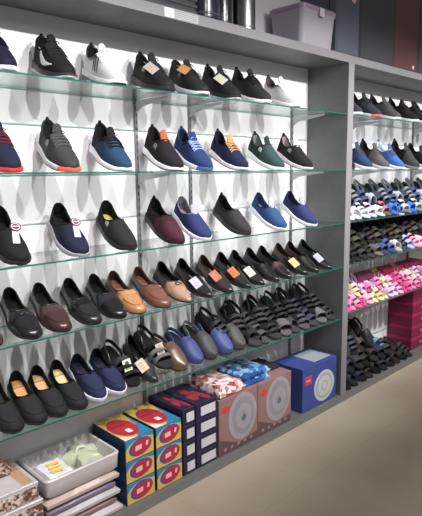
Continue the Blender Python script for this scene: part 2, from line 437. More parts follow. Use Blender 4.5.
    if logo:
        mlg = patch([.50+.10*i/4 for i in range(5)], [(PI-R(30)-R(4)*math.sin(PI*i/4)-R(10), PI-R(30)+R(4)) for i in range(5)], .001)
        parts.append(('side_emblem', mlg.mesh('side_emblem', [mat(logo)]), 0))
    if tagc:
        kind_, c1, c2 = tagc; mt = M()
        if kind_ == 'round':   # long white ribbon with a round badge, hanging over the vamp
            base = Vector(S(.60, PI/2-R(25), .010)); n = 20
            d = Vector((-.10,-.86,-.25)).normalized(); sx = Vector((1,0,-.1)).normalized(); nn = d.cross(sx).normalized()
            if nn.z < 0: nn = -nn
            a = base; b = base+d*.105+Vector((-.008,0,0))
            mt.add([a-sx*.010+nn*.004,a+sx*.010+nn*.004,b+sx*.013+nn*.002,b-sx*.013+nn*.002, a-sx*.010+nn*.003,a+sx*.010+nn*.003,b+sx*.013+nn*.001,b-sx*.013+nn*.001],
                   [(0,1,2,3),(7,6,5,4),(0,4,5,1),(1,5,6,2),(2,6,7,3),(3,7,4,0)], 0)
            cc = base+d*.030+nn*.006
            for rad, kk, hh in ((.021,1,0),(.016,2,.0008),(.013,1,.0014)):
                ring = [cc+nn*hh+(sx*math.cos(2*PI*j/n)+d*math.sin(2*PI*j/n))*rad for j in range(n)]
                mt.add(ring+[p-nn*.0012 for p in ring], [tuple(range(n))]+[(j,n+j,n+(j+1)%n,(j+1)%n) for j in range(n)], kk)
            p0 = cc+nn*.002
            mt.add([p0-sx*.011-d*.0025,p0+sx*.011-d*.0025,p0+sx*.011+d*.0025,p0-sx*.011+d*.0025],[(0,1,2,3)],0)
            mats = [mat(tuple(int(v*.84) for v in c1)), mat(c2), mat((200,194,198))]
        else:
            u_ = {'card':.36,'low':.30,'high':.46}[kind_]; tt = PI-R(60)
            cc_ = Vector(S(u_, tt, .011)); sx = (Vector(S(u_,tt-.2))-Vector(S(u_,tt+.2))).normalized(); d = (Vector(S(u_-.06,tt))-Vector(S(u_+.06,tt))).normalized(); nn = sx.cross(d).normalized()
            if nn.z < 0: nn = -nn
            d = nn.cross(sx).normalized(); d = -d if d.y > 0 else d; L2 = .058
            base = cc_-d*L2*.5; a = base-sx*.020
            vs = [a,a+sx*.040,a+sx*.040+d*L2,a+d*L2]; vs = vs+[v+nn*.0012 for v in vs]
            mt.add(vs, [(0,1,2,3),(7,6,5,4),(0,4,5,1),(1,5,6,2),(2,6,7,3),(3,7,4,0)], 0)
            for k in range(3):
                s0 = a+sx*.005+d*(L2*(.25+.22*k))+nn*.0015
                mt.add([s0,s0+sx*.022,s0+sx*.022+d*.004,s0+d*.004],[(0,1,2,3)],1)
            mt.tube([base+d*.001+nn*.0012, base-d*.010+nn*.003, base-d*.02], .0008, 4, 2)
            mats = [mat(tuple(int(v*.84) for v in c1)), mat(tuple(int(v*.8) for v in c2)), mat((170,170,170))]
        parts.append(('hang_tag', mt.mesh('hang_tag', mats, smooth=False), None))
    if mask:   # paper tissue stuffed in the opening
        mk = M(); rows = []
        for i in range(7):
            f = i/6; rr = .024*math.sin(PI*(.08+.84*f)); rows.append([(rr*math.cos(a)*(1+.2*math.sin(3*a+i)), (uc-.10)*L+rr*1.1*math.sin(a), zt(.6)+.02+(.045+.01*math.sin(2*a))*f) for a in [2*PI*j/12 for j in range(12)]])
        mk.grid(rows, close=True); mk.add(rows[-1],[tuple(range(12))])
        parts.append(('paper_stuffing', mk.mesh('paper_stuffing', [mat(mask,'card')]), None))
    return parts

def sandal_parts(style, L, W, side, bed, strap, sole=(28,28,30), buckle=None, strap2=None, skind='leather', card=None):
    w = spl([(0,0),(.015,.016),(.05,.028),(.12,.039),(.24,.046),(.36,.046),(.5,.038),(.64,.033),(.8,.034),(.92,.031),(.97,.024),(.99,.014),(1,0)])
    ws = W/.094; hs = L/.25
    cx = lambda u: side*.008*max(0,1-u/.6)**1.5*ws
    zt = spl([(0,.016*hs),(.3,.017*hs),(.6,.022*hs),(.85,.028*hs),(1,.031*hs)])
    zb = spl([(0,.007),(.1,.001),(.2,0),(1,0)])
    us = [round((1-math.cos(PI*i/20))/2,5) for i in range(21)]; parts = []
    ms = M(); mb = M(); r1 = []; r2 = []
    for u in us:
        ww = w(u)*ws; c = cx(u); b,t = zb(u), zt(u); y = u*L; tm = b+(t-b)*.62
        r1.append([(c,y,b),(c-ww*.96,y,b),(c-ww*1.02,y,(b+tm)/2),(c-ww*1.0,y,tm),(c,y,tm),(c+ww,y,tm),(c+ww*1.02,y,(b+tm)/2),(c+ww*.96,y,b)])
        r2.append([(c,y,tm),(c-ww*.99,y,tm),(c-ww*.97,y,t-.001),(c-ww*.9,y,t+.001),(c,y,t-.0015),(c+ww*.9,y,t+.001),(c+ww*.97,y,t-.001),(c+ww*.99,y,tm)])
    ms.grid(r1, close=True); mb.grid(r2, close=True)
    parts.append(('sole', ms.mesh('sole', [mat(sole,'rubber')]), None)); parts.append(('footbed', mb.mesh('footbed', [mat(bed,'suede')]), None))
    def arch(uL, uR, hh, wd, lift=1.0, th=.0035, span=(0,1)):
        mm = M(); rows = []; n = 12
        for k in range(n+1):
            f = span[0]+(span[1]-span[0])*k/n; u = uL+(uR-uL)*f; a = PI*(1-f)
            ww = w(u)*ws*1.0; c = cx(u); ca, sa = math.cos(a), math.sin(a)
            x = c+ww*math.copysign(abs(ca)**.7, ca); z = zt(u)*.6+hh*hs*sa**.8
            nx, nz = ca, sa; y = u*L; hw = wd*L/2
            rows.append([(x,y-hw,z-.001),(x,y+hw,z-.001),(x+nx*th,y+hw,z+nz*th),(x+nx*th*1.2,y,z+nz*th*1.5),(x+nx*th,y-hw,z+nz*th)])
        mm.grid(rows, close=True); return mm
    def addarch(nm, c, *a, **k):
        parts.append((nm, arch(*a, **k).mesh(nm, [mat(c,skind)]), None)); return len(parts)-1
    s2 = strap2 or strap
    if style == 'slide':
        i = addarch('strap', strap, .30,.30,.046,.26)
    elif style == 'double':
        addarch('strap', strap, .24,.24,.040,.13); addarch('strap', s2, .43,.43,.056,.13)
    elif style == 'cross':
        addarch('strap', strap, .18,.44,.050,.12); addarch('strap', s2, .44,.18,.046,.12)
    elif style == 'fisher':
        addarch('strap', strap, .20,.20,.038,.07); addarch('strap', strap, .33,.33,.047,.08); addarch('strap', s2, .47,.47,.058,.09)
    elif style == 'thong':
        for sg in (0,1):
            mm = M(); c = cx(.3); p0 = Vector((c,.16*L,zt(.16))); rows = []
            pts = []
            for k in range(9):
                f = k/8; u = .16+.34*f; x = c+(1 if sg else -1)*w(u)*ws*.98*math.sin(f*PI/2)
                pts.append((x, u*L, zt(u)+.030*hs*math.sin(PI*min(1,f*1.05+.12))*.9))
            pts[0] = (c,.16*L,zt(.16)-.002); mm.tube(pts, [.003+.004*k/8 for k in range(9)], 6)
            parts.append(('strap', mm.mesh('strap', [mat(strap,skind)]), None))
    elif style == 'clog':
        # closed rounded front
        mm = M(); rows = []
        for i in range(11):
            u = .01+.50*i/10; hh = (.030+.042*min(1,i/7.0))*hs; ww = w(u)*ws*1.02; c = cx(u)
            rows.append([(c+ww*math.copysign(abs(math.cos(a))**.7,math.cos(a)), u*L, zt(u)*.7+hh*math.sin(a)**.8) for a in [PI*j/14 for j in range(15)]])
        mm.grid(rows); mm.add(rows[0],[tuple(range(15))])
        inn = [[(cx(.5)+(p[0]-cx(.5))*.93, p[1], zt(.5)*.7+(p[2]-zt(.5)*.7)*.93) for p in rows[-1]], [(cx(.3)+(p[0]-cx(.3))*.85, p[1]-.25*L, zt(.5)*.7+(p[2]-zt(.5)*.7)*.7) for p in rows[-1]]]
        mm.grid([rows[-1]]+inn)
        parts.append(('upper', mm.mesh('upper', [mat(strap,skind)]), None))
        ring = M(); c = Vector((cx(.3), .32*L, zt(.32)+.052*hs))
        ring.tube([c+Vector((.018*math.cos(a), .020*math.sin(a), -.010*abs(math.cos(a))**2+.004*math.sin(a))) for a in [2*PI*j/16 for j in range(16)]], .003, 5, closed=True)
        ring.tube([c+Vector((x,.0,.002-abs(x)*.4)) for x in (-.03,-.015,0,.015,.03)], .002, 5)
        parts.append(('emblem', ring.mesh('emblem', [mat(s2,skind)]), len(parts)-1))
    if style in ('cross','fisher','clog'):
        mm = M(); pts_o = []; n = 12; rows = []
        for k in range(n+1):
            a = PI*k/n; u = .60+.40*math.sin(a)*.96; x = cx(.8)+w(.8)*ws*1.02*math.cos(a); y = L*u
            z = zt(u)+.012+(.004 if style == 'clog' else .016)*hs*math.sin(a)+(.004 if 0 < k < n else -.012)
            nx, ny = math.cos(a), math.sin(a)
            rows.append([(x,y,z-.008),(x+nx*.003,y+ny*.003,z-.008),(x+nx*.003,y+ny*.003,z+.010),(x,y,z+.010)])
        mm.grid(rows, close=True); mm.add(rows[0],[(0,1,2,3)]); mm.add(rows[-1],[(0,1,2,3)])
        parts.append(('heel_strap', mm.mesh('heel_strap', [mat(s2,skind)]), None))
    if buckle:
        mm = M(); u = .33 if style == 'slide' else .45; c = Vector((cx(u)-side*0, u*L, zt(u)*.6+(.052 if style == 'slide' else .060)*hs))
        bw = .012*ws
        mm.tube([c+Vector(p) for p in ((-bw,-.010,0),(bw,-.010,0),(bw,.010,0),(-bw,.010,0))], .0022, 5, closed=True)
        mm.tube([c+Vector((0,-.010,.001)), c+Vector((0,.010,.001))], .0016, 5)
        parts.append(('buckle', mm.mesh('buckle', [mat(buckle,'metal')]), 2))
    if card:
        mm = M(); b0 = Vector((cx(.3)-.020*ws, .42*L, zt(.4)+.050*hs)); sx = Vector((.96,-.05,.2)).normalized(); d = Vector((.05,-.70,-.68)).normalized(); nn = sx.cross(d).normalized()
        if nn.y > 0: nn = -nn
        a = b0+nn*.004; W2, L2 = .038, .052
        vs = [a,a+sx*W2,a+sx*W2+d*L2,a+d*L2]; vs = vs+[v+nn*.0012 for v in vs]
        mm.add(vs, [(0,1,2,3),(7,6,5,4),(0,4,5,1),(1,5,6,2),(2,6,7,3),(3,7,4,0)], 0)
        c0 = a+sx*W2*.5+d*L2*.32+nn*.0018; ring = [c0+sx*.010*math.cos(2*PI*j/14)+d*.010*math.sin(2*PI*j/14) for j in range(14)]
        mm.add(ring, [tuple(range(14))], 1)
        s0 = a+sx*.006+d*L2*.66+nn*.0016; mm.add([s0,s0+sx*.026,s0+sx*.026+d*.010,s0+d*.010],[(0,1,2,3)],2)
        parts.append(('hang_tag', mm.mesh('hang_tag', [mat(card[0]), mat(card[1]), mat(card[2])], smooth=False), None))
    return parts

CACHE = {}
def place(name, label, cat, group, fn, args, kw, tx, z, pitch, yaw=0, roll=0, back=YW-.002, toeY=None, rest=True):
    """builds (or reuses) the parts, then sets the thing so that its lowest point is on z"""
    key = (fn.__name__, args, tuple(sorted(kw.items())))
    if key not in CACHE:
        ps = fn(*args, **kw)
        pts = []
        for _,me,_p in ps:
            a = np.empty(len(me.vertices)*3); me.vertices.foreach_get('co', a); pts.append(a.reshape(-1,3))
        CACHE[key] = (ps, np.concatenate(pts))
    ps, pts = CACHE[key]
    rot = (R(pitch), R(roll), R(yaw)); Rm = np.array(Euler(rot).to_matrix()); q = pts@Rm.T
    lz = z-q[:,2].min()+.0004
    ly = (back-q[:,1].max()) if toeY is None else toeY-q[:,1].min()
    t = thing(name, label, cat, (tx,ly,lz), rot, group)
    made = []
    for nm,me,pi in ps:
        made.append(link(nm, me, t if pi is None else made[pi]))
    return t

BK = (24,24,26)
G1, G2, G3 = 'sneakers on the top shelf', 'sneakers on the second shelf', 'slip-on shoes on the third shelf'
def sneaker(label, tx, shelf, pitch, group, yaw=0, kind='sneaker', side=1, L=.264, **kw):
    back = YW-.026; yaw -= 7; tx -= .044; pitch += (-1 if shelf == 'A' else .5)
    return place('sneaker' if kind == 'sneaker' else 'slip_on_shoe', label, 'shoe', group, shoe_parts, (kind, L, .097, side), kw, tx, Z[shelf], pitch, yaw, back=back)

# top shelf, near bay
p = 17
sneaker('dark navy sneaker with black laces and a white sole edge, leftmost on the top shelf', .865, 'A', p, G1, upper=(28,28,62), ukind='suede', laces=(20,20,24), tab=(15,15,20), sole=(200,200,205), lining=(150,40,50), tongue=(150,40,52))
sneaker('black sneaker with a curved white side stripe and pale heel on the top shelf', 1.083, 'A', p, G1, upper=(34,33,35), ukind='suede', stripe=((214,214,216),'swoosh'), laces=(50,50,52), tab=BK, sole=(46,45,48), sole2=(190,190,190), lining=(20,20,22))
sneaker('white sneaker with dark side lines and black collar on the top shelf', 1.30, 'A', p, G1, upper=(186,182,186), ukind='leather', stripe=((52,50,56),'bars'), laces=(215,212,214), tab=(40,38,42), sole=(214,212,214), sole2=(60,58,62), lining=(30,28,32), collar=(46,44,50))
sneaker('black sneaker carrying a pale card with a yellow edge on the top shelf', 1.545, 'A', p, G1, upper=(26,26,28), ukind='mesh', laces=(60,60,60), tab=BK, sole=(34,34,36), lining=(20,20,22), logo=(170,170,120), tagc=('card',(196,190,186),(214,170,70)))
sneaker('black sneaker with thick pale sole and an orange card on the top shelf', 1.745, 'A', p, G1, upper=(32,32,36), ukind='mesh', laces=(40,40,44), sole=(196,194,198), sole2=(120,118,120), lining=(34,34,44), logo=(90,92,120), tagc=('high',(226,160,96),(240,200,150)))
sneaker('black sneaker with a cream and yellow card and white heel wedge on the top shelf', 1.955, 'A', p, G1, upper=(25,25,28), ukind='mesh', laces=(34,34,38), tab=BK, sole=(30,30,32), sole2=(220,220,222), lining=(20,20,22), tagc=('card',(208,206,200),(220,200,110)))
sneaker('chunky black laced sneaker with high heel tab and white sole on the top shelf', 2.175, 'A', p, G1, yaw=4, upper=(38,37,40), ukind='mesh', laces=(24,24,26), tab=BK, sole=(214,214,216), lining=(22,22,24), tall=1.12, tongue=(26,26,30))
sneaker('white and light grey sneaker next to the partition on the top shelf', 2.42, 'A', p, G1, upper=(190,187,190), ukind='leather', quarter=(196,192,196), laces=(228,226,228), tab=(70,60,60), sole=(228,227,229), lining=(92,80,76), tongue=(215,210,212))

# second shelf
p = 21
sneaker('navy sneaker with dark red laces and red toe bumper, leftmost on the second shelf', .86, 'B', p, G2, upper=(28,34,68), quarter=(20,18,24), laces=(120,28,44), tab=(24,20,30), sole=(150,150,160), toe=(196,48,58), lining=(22,20,26))
sneaker('charcoal sneaker with grey sole and coral red toe bumper on the second shelf', 1.085, 'B', p, G2, upper=(52,54,56), ukind='mesh', laces=(90,92,92), tab=(36,38,40), sole=(190,186,190), sole2=(90,84,88), toe=(232,92,78), lining=(30,32,34), logo=(96,110,92))
sneaker('teal blue sneaker with black laces and white sole on the second shelf', 1.32, 'B', p, G2, upper=(28,68,104), quarter=(40,52,76), laces=(34,32,34), tab=(24,26,32), sole=(226,224,230), sole2=(150,140,150), lining=(24,24,28), tongue=(36,32,34))
sneaker('black sneaker with a rusty orange collar lining and white sole on the second shelf', 1.595, 'B', p, G2, upper=(42,32,40), quarter=(26,24,30), ukind='knit', tab=(26,24,28), sole=(224,218,224), sole2=(60,54,60), lining=(40,26,26), tongue=(150,78,52), collar=(28,26,30), logo=(110,104,112))
sneaker('bright blue knit sneaker with pale blue laces on the second shelf', 1.77, 'B', p, G2, upper=(34,58,122), laces=(140,156,200), tab=(26,44,100), sole=(218,218,226), toe=(60,96,140), lining=(24,34,70), collar=(30,52,112))
sneaker('navy sneaker with gold orange tongue and laces on the second shelf', 2.014, 'B', p, G2, upper=(34,36,82), laces=(180,136,84), tab=(40,52,100), sole=(218,214,220), sole2=(120,116,124), lining=(26,26,54), tongue=(176,130,80))
sneaker('dark green knit sneaker with white paper in its opening on the second shelf', 2.297, 'B', p, G2, upper=(54,84,80), quarter=(42,62,62), tab=(24,28,30), sole=(214,226,218), lining=(140,146,142), insole=(150,154,150), collar=(46,68,66), tongue=(40,60,60), logo=(170,180,176))
sneaker('black sneaker with brownish upper and white stuffing next to the partition on the second shelf', 2.548, 'B', p, G2, upper=(44,36,42), tab=(40,34,38), sole=(206,204,206), sole2=(150,146,150), lining=(150,138,142), insole=(160,148,152), collar=(38,32,36), tongue=(210,196,202), logo=(130,124,128))

# third shelf
p = 25
sneaker('black knit slip-on with a pale ribbon and round badge, leftmost on the third shelf', .872, 'C', p, G3, kind='slipon', upper=(30,29,32), sole=(34,33,36), lining=(20,20,22), tab=(30,30,32), tagc=('round',(206,206,220),(74,38,48)), side=1)
sneaker('navy slip-on with pale sole and a ribbon with round badge on the third shelf', 1.112, 'C', p, G3, kind='slipon', upper=(32,34,68), quarter=(24,24,32), uq=.6, sole=(150,146,156), lining=(22,22,24), tagc=('round',(214,214,226),(84,42,52)), side=1)
sneaker('plain black slip-on with a yellow mark inside the collar on the third shelf', 1.334, 'C', p, G3, kind='slipon', upper=(44,42,46), sole=(30,29,32), lining=(24,24,26), insole=(150,150,70), logo=(150,150,158))
sneaker('maroon slip-on with black collar and dark sole on the third shelf', 1.596, 'C', p, G3, kind='slipon', upper=(84,34,50), quarter=(40,26,36), uq=.58, sole=(26,24,28), lining=(22,20,24), collar=(26,22,28), tab=(30,26,30), band=(64,30,42), side=1)
sneaker('royal blue slip-on with pale grey lining and white sole on the third shelf', 1.762, 'C', p, G3, kind='slipon', upper=(48,56,118), sole=(214,212,224), lining=(120,120,128), insole=(140,138,146), collar=(130,128,138), tongue=(150,148,160))
sneaker('dark grey slip-on with dark sole on the third shelf', 2.038, 'C', p, G3, kind='slipon', upper=(58,56,62), sole=(44,42,46), lining=(28,27,30), tab=(48,46,50))
sneaker('denim blue slip-on with white sole and pale lining on the third shelf', 2.328, 'C', p, G3, kind='slipon', upper=(46,84,146), sole=(222,226,234), lining=(44,64,110), insole=(160,166,176), tongue=(160,166,178), collar=(36,60,112))
sneaker('indigo slip-on with white sole next to the partition on the third shelf', 2.607, 'C', p, G3, kind='slipon', upper=(52,60,116), sole=(224,226,234), lining=(30,36,80), insole=(150,154,168), tongue=(150,154,168), collar=(38,44,92))

# fourth shelf: loafers and formal shoes
G4 = 'leather loafers on the fourth shelf'
def loafer(label, tx, shelf, pitch, group, kind='driver', L=.283, name='loafer', side=1, yaw=-6, W=.096, **kw):
    L *= .945; tx -= .006; W *= 1.02
    kw.setdefault('ukind', 'leather')
    return place(name, label, 'shoe', group, shoe_parts, (kind, L, W, side), kw, tx, Z[shelf], pitch, yaw, back=YW-.014)
p = 21
loafer('dark brown leather loafer cut off by the left picture edge on the fourth shelf', .715, 'D', p, G4, upper=(84,50,44), band=(60,36,32), sole=(30,24,24), seam=(50,30,28))
loafer('glossy black loafer with small metal bit, first whole one on the fourth shelf', .862, 'D', p, G4, upper=(34,33,37), band=(26,26,30), buckle=((110,110,116),'bit'), sole=(18,18,20), seam=(22,22,24), side=1)
loafer('dark brown loafer with black quarter and brown toe on the fourth shelf', .982, 'D', p, G4, upper=(74,46,46), quarter=(34,32,34), uq=.50, band=(84,54,54), buckle=((140,120,116),'bit'), sole=(20,17,18), seam=(44,28,30), side=1)
loafer('black loafer with dark bow strap and duller toe on the fourth shelf', 1.115, 'D', p, G4, upper=(44,42,46), quarter=(26,26,28), uq=.45, band=(20,20,22), sole=(18,18,20), seam=(24,24,26), side=1)
loafer('glossy black loafer with a broad shiny strap beside the tan one on the fourth shelf', 1.235, 'D', p, G4, upper=(30,30,38), quarter=(24,24,26), uq=.48, band=(44,44,52), sole=(16,16,18), seam=(20,20,22), side=1)
loafer('light tan loafer with brown quarter on the fourth shelf', 1.335, 'D', p, G4, upper=(158,112,74), quarter=(112,80,56), uq=.50, band=(164,118,78), sole=(60,40,30), lining=(84,50,40), insole=(140,90,68), seam=(110,74,48))
loafer('reddish tan loafer with penny strap on the fourth shelf', 1.472, 'D', p, G4, upper=(138,84,68), quarter=(104,66,54), uq=.52, band=(132,78,62), sole=(50,32,28), lining=(80,44,38), insole=(140,84,70), seam=(110,64,52))
loafer('taupe formal shoe with a large metal buckle plate on the fourth shelf', 1.605, 'D', p, G4, kind='formal', upper=(152,120,102), quarter=(70,62,54), uq=.50, band=(150,110,84), buckle=((150,140,120),'plate'), sole=(40,30,26), lining=(30,26,24))
loafer('pointed black shoe with brown quarter and a white card on the fourth shelf', 1.735, 'D', p, G4, kind='formal', upper=(36,38,38), quarter=(70,46,48), uq=.50, sole=(22,22,22), lining=(40,28,28), tagc=('low',(206,198,214),(180,170,190)))
loafer('pointed black formal shoe with brown collar and orange card on the fourth shelf', 1.88, 'D', p, G4, kind='formal', upper=(52,48,48), quarter=(88,52,44), uq=.55, sole=(22,20,20), lining=(60,36,30), tagc=('card',(190,106,78),(214,150,120)))
loafer('black formal shoe with a bright orange card on its vamp on the fourth shelf', 2.01, 'D', p, G4, kind='formal', upper=(38,38,40), sole=(20,20,20), tagc=('card',(202,112,54),(150,80,40)), lining=(22,24,24))
loafer('black formal shoe with a white card hanging low on the fourth shelf', 2.115, 'D', p, G4, kind='formal', upper=(34,34,36), sole=(18,18,18), tagc=('low',(224,222,208),(190,188,176)), lining=(24,24,26))
loafer('glossy black formal shoe with strap, just right of the low white card', 2.237, 'D', p, G4, kind='formal', upper=(30,30,32), band=(22,22,24), sole=(18,18,18))
loafer('black formal shoe with brown side detail left of the yellow card on the fourth shelf', 2.345, 'D', p, G4, kind='formal', upper=(32,31,33), sole=(20,18,18), band=(90,60,50))
loafer('black formal shoe with brown heel and a yellow card on the fourth shelf', 2.495, 'D', p, G4, kind='formal', upper=(34,33,34), quarter=(80,50,42), uq=.60, sole=(20,20,20), tagc=('low',(226,208,130),(190,170,100)), lining=(60,36,30))
loafer('black formal shoe with reddish brown quarter and a pale card on the fourth shelf', 2.605, 'D', p, G4, kind='formal', upper=(36,34,36), quarter=(76,44,38), uq=.55, sole=(20,20,20), lining=(50,30,26))
loafer('black formal shoe with grey card nearest the partition on the fourth shelf', 2.735, 'D', p, G4, kind='formal', upper=(34,34,37), sole=(18,18,18), tagc=('low',(186,186,196),(150,150,160)))

# fifth shelf: black driving shoes, navy canvas pair
G5 = 'black driving shoes on the fifth shelf'; p = 19
for tx, lab, ins in ((.775,'matt black driving shoe cut off by the left picture edge on the fifth shelf',(60,50,44)),
                (.866,'matt black driving shoe with orange tan insole, second from left on the fifth shelf',(196,140,90)),
                (.952,'matt black driving shoe with tan insole, third from left on the fifth shelf',(196,150,110)),
                (1.040,'matt black driving shoe with cream insole beside the navy pair on the fifth shelf',(206,180,130))):
    loafer(lab, tx, 'E', p, G5, name='driving_shoe', L=.275, W=.090, upper=(44,44,48), quarter=(26,26,28), uq=.5, ukind='suede', sole=(20,20,22), insole=ins, lining=(30,26,24), seam=(28,28,31), side=1)
G6 = 'navy canvas pair on the fifth shelf'
for tx, lab in ((1.137,'left shoe of the navy canvas slip-on pair with white soles on the fifth shelf'),(1.232,'right shoe of the navy canvas slip-on pair with white soles on the fifth shelf')):
    loafer(lab, tx, 'E', p, G6, name='canvas_slip_on', kind='canvas', L=.262, W=.088, upper=(42,48,88), ukind='knit', sole=(196,198,208), lining=(30,32,54), insole=(44,44,60), seam=(30,36,76))

# fifth shelf: sandals and clogs of the near bay
def sandal(label, tx, z, pitch, group, style, L=.255, W=.094, side=1, yaw=0, toeY=None, roll=0, cat='sandal', name='sandal', back=YW-.002, **kw):
    return place(name, label, cat, group, sandal_parts, (style, L, W, side), kw, tx, z, pitch, yaw, roll, back=back, toeY=toeY)
E_ = Z['E']; G7 = 'sandals and clogs in the middle of the fifth shelf'
sandal('black double strap sandal with pale buckle right of the navy canvas pair', 1.318, E_, 26, G7, 'fisher', bed=(24,24,26), strap=(28,28,30), strap2=(60,60,62), buckle=(206,206,206), card=((200,206,196),(70,60,50),(120,150,50)))
loafer('slim black closed shoe with grey toe leaning between two strappy sandals on the fifth shelf', 1.412, 'E', 24, G7, name='loafer', kind='formal', L=.27, W=.082, upper=(54,54,58), quarter=(26,26,28), uq=.45, sole=(20,20,22), tagc=('low',(226,206,186),(190,170,150)))
sandal('black sandal with grey straps and silver rings left of the tan clog', 1.500, E_+.03, 26, G7, 'fisher', bed=(50,48,50), strap=(120,118,120), strap2=(40,40,42), buckle=(190,190,196), card=((176,160,150),(150,128,120),(120,100,92)))
sandal('brown tan leather clog with dark collar left of the first blue clog', 1.585, E_, 20, G7, 'clog', cat='clog', name='clog', bed=(70,52,44), strap=(122,86,66), strap2=(120,84,66), sole=(60,44,38), card=((170,160,110),(60,50,40),(120,130,60)))
sandal('blue rubber clog with pale sole, left one of the two on the fifth shelf', 1.688, E_, 22, G7, 'clog', cat='clog', name='clog', bed=(40,44,70), strap=(54,62,112), strap2=(76,86,140), sole=(150,152,166), skind='rubber')
sandal('charcoal clog with a round ring emblem between the two blue clogs', 1.790, E_, 26, G7, 'clog', cat='clog', name='clog', bed=(34,34,36), strap=(58,60,64), strap2=(120,124,130), sole=(30,30,32), skind='rubber')
sandal('blue rubber clog with light blue emblem, right one of the two on the fifth shelf', 1.895, E_, 22, G7, 'clog', cat='clog', name='clog', bed=(36,40,62), strap=(60,74,124), strap2=(96,112,160), sole=(40,42,52), skind='rubber')
sandal('dark grey clog just right of the blue clogs on the fifth shelf', 1.992, E_, 24, G7, 'clog', cat='clog', name='clog', bed=(30,30,32), strap=(66,66,66), strap2=(90,90,88), sole=(26,26,28), skind='rubber')
ordn = ['first','second','third','fourth','fifth','sixth','seventh','eighth','ninth','tenth','eleventh','twelfth','thirteenth','fourteenth','fifteenth','sixteenth','seventeenth','eighteenth','nineteenth','twentieth']
stl = ['cross','double','fisher','slide','cross','fisher','double','slide','fisher']
cols = [((26,26,28),(30,30,32),(180,180,184)),((36,36,38),(60,58,62),None),((24,24,26),(34,34,36),None),((48,46,50),(80,76,82),None),((30,28,30),(44,44,46),(150,150,154)),((40,38,42),(64,60,68),None),((28,28,34),(40,40,62),None),((50,50,52),(84,82,86),None),((24,24,26),(36,36,40),None)]
sdesc = {'cross':'crossed straps','double':'two broad straps','fisher':'three straps','slide':'one broad strap','thong':'a thin thong strap','clog':'a closed front'}
xs = [2.085,2.175,2.262,2.350,2.440,2.530,2.618,2.705,2.795]
for i, x in enumerate(xs):
    bed, st, bk = cols[i]
    sandal('dark sandal with %s, %s from left in the fifth shelf front row' % (sdesc[stl[i]], ordn[i]), x, E_, 17, 'front row of dark sandals on the fifth shelf', stl[i], L=.25, W=.088, side=(1,-1)[i%2], yaw=(-14,8,-6,-20,12,-12,6,-14,0)[i], toeY=YF+.014, skind='rubber', bed=tuple(min(255,int(v*1.9+18)) for v in bed), strap=tuple(int(v*1.15+6) for v in st), buckle=bk)
for i, x in enumerate([1.93,2.035]+[2.13+.088*k for k in range(8)]):
    bed, st, bk = cols[(i*2+1) % 9]; s_ = stl[(i*3+2) % 9]
    sandal('black sandal with %s, %s from left in the back row on the fifth shelf' % (sdesc[s_], ordn[i]), x, E_+.052, 27, 'back row of black sandals on the fifth shelf', s_, L=.235, W=.086, side=(1,-1)[i%2], yaw=(10,-16,6,-20,12,-10,-18,8,-12,0)[i], skind='rubber', bed=(26,26,28), strap=(st[0]//2+10,st[1]//2+10,st[2]//2+12), buckle=bk)

# ------------------------------------------------------------------ far bay
p = 17; GB1 = 'sneakers on the top shelf of the far bay'
sneaker('grey violet sneaker with black collar beside the partition, far bay top shelf', 3.04, 'A', p, GB1, upper=(64,58,70), quarter=(22,22,24), sole=(210,206,210), lining=(20,20,22), tab=BK, laces=(60,56,64))
sneaker('dark grey sneaker with pink red toe, far bay top shelf', 3.275, 'A', p, GB1, upper=(58,60,68), toe=(210,96,112), sole=(222,216,220), lining=(40,34,40), tab=(80,40,52), laces=(50,50,58))
sneaker('charcoal grey sneaker with mesh vamp, far bay top shelf', 3.535, 'A', p, GB1, upper=(74,76,76), ukind='mesh', sole=(214,214,216), lining=(40,42,42), tab=(60,62,62), laces=(90,92,90))
for i, x in enumerate((3.80,3.97,4.2,4.42)):
    sneaker('black sneaker with white sole, %s of the black ones on the far bay top shelf' % ordn[i], x, 'A', p, GB1, upper=(30+i*2,30,33), sole=(214-i*4,212,214), lining=(20,20,22), tab=BK, laces=(40,40,42))
p = 21; GB2 = 'sneakers on the second shelf of the far bay'
for x, lab, kw in ((2.985,'dark brown black sneaker beside the partition, far bay second shelf',dict(upper=(38,34,36),sole=(60,58,58))),
    (3.20,'blue knit sneaker with white sole, nearer of the blue ones, far bay second shelf',dict(upper=(46,66,118),sole=(222,222,228),tab=(50,60,84),lining=(40,40,60))),
    (3.42,'grey sneaker with black collar between the two blue ones, far bay second shelf',dict(upper=(98,96,98),quarter=(50,50,52),sole=(196,194,196),tab=BK)),
    (3.63,'bright blue sneaker with pale collar, farther of the blue ones, far bay second shelf',dict(upper=(54,88,152),sole=(226,226,232),lining=(190,196,210),tab=(40,60,110))),
    (3.86,'tall black sneaker with grey vamp, far bay second shelf',dict(upper=(66,64,66),quarter=(28,28,30),uq=.42,sole=(120,118,120),tab=BK,tall=1.18)),
    (4.12,'black sneaker near the right picture edge, far bay second shelf',dict(upper=(34,32,34),sole=(206,204,206))),
    (4.36,'grey black sneaker beyond the right picture edge side, far bay second shelf',dict(upper=(70,68,70),sole=(210,208,210)))):
    sneaker(lab, x, 'B', p, GB2, laces=(80,80,84) if x > 3.1 else (40,40,42), **kw)

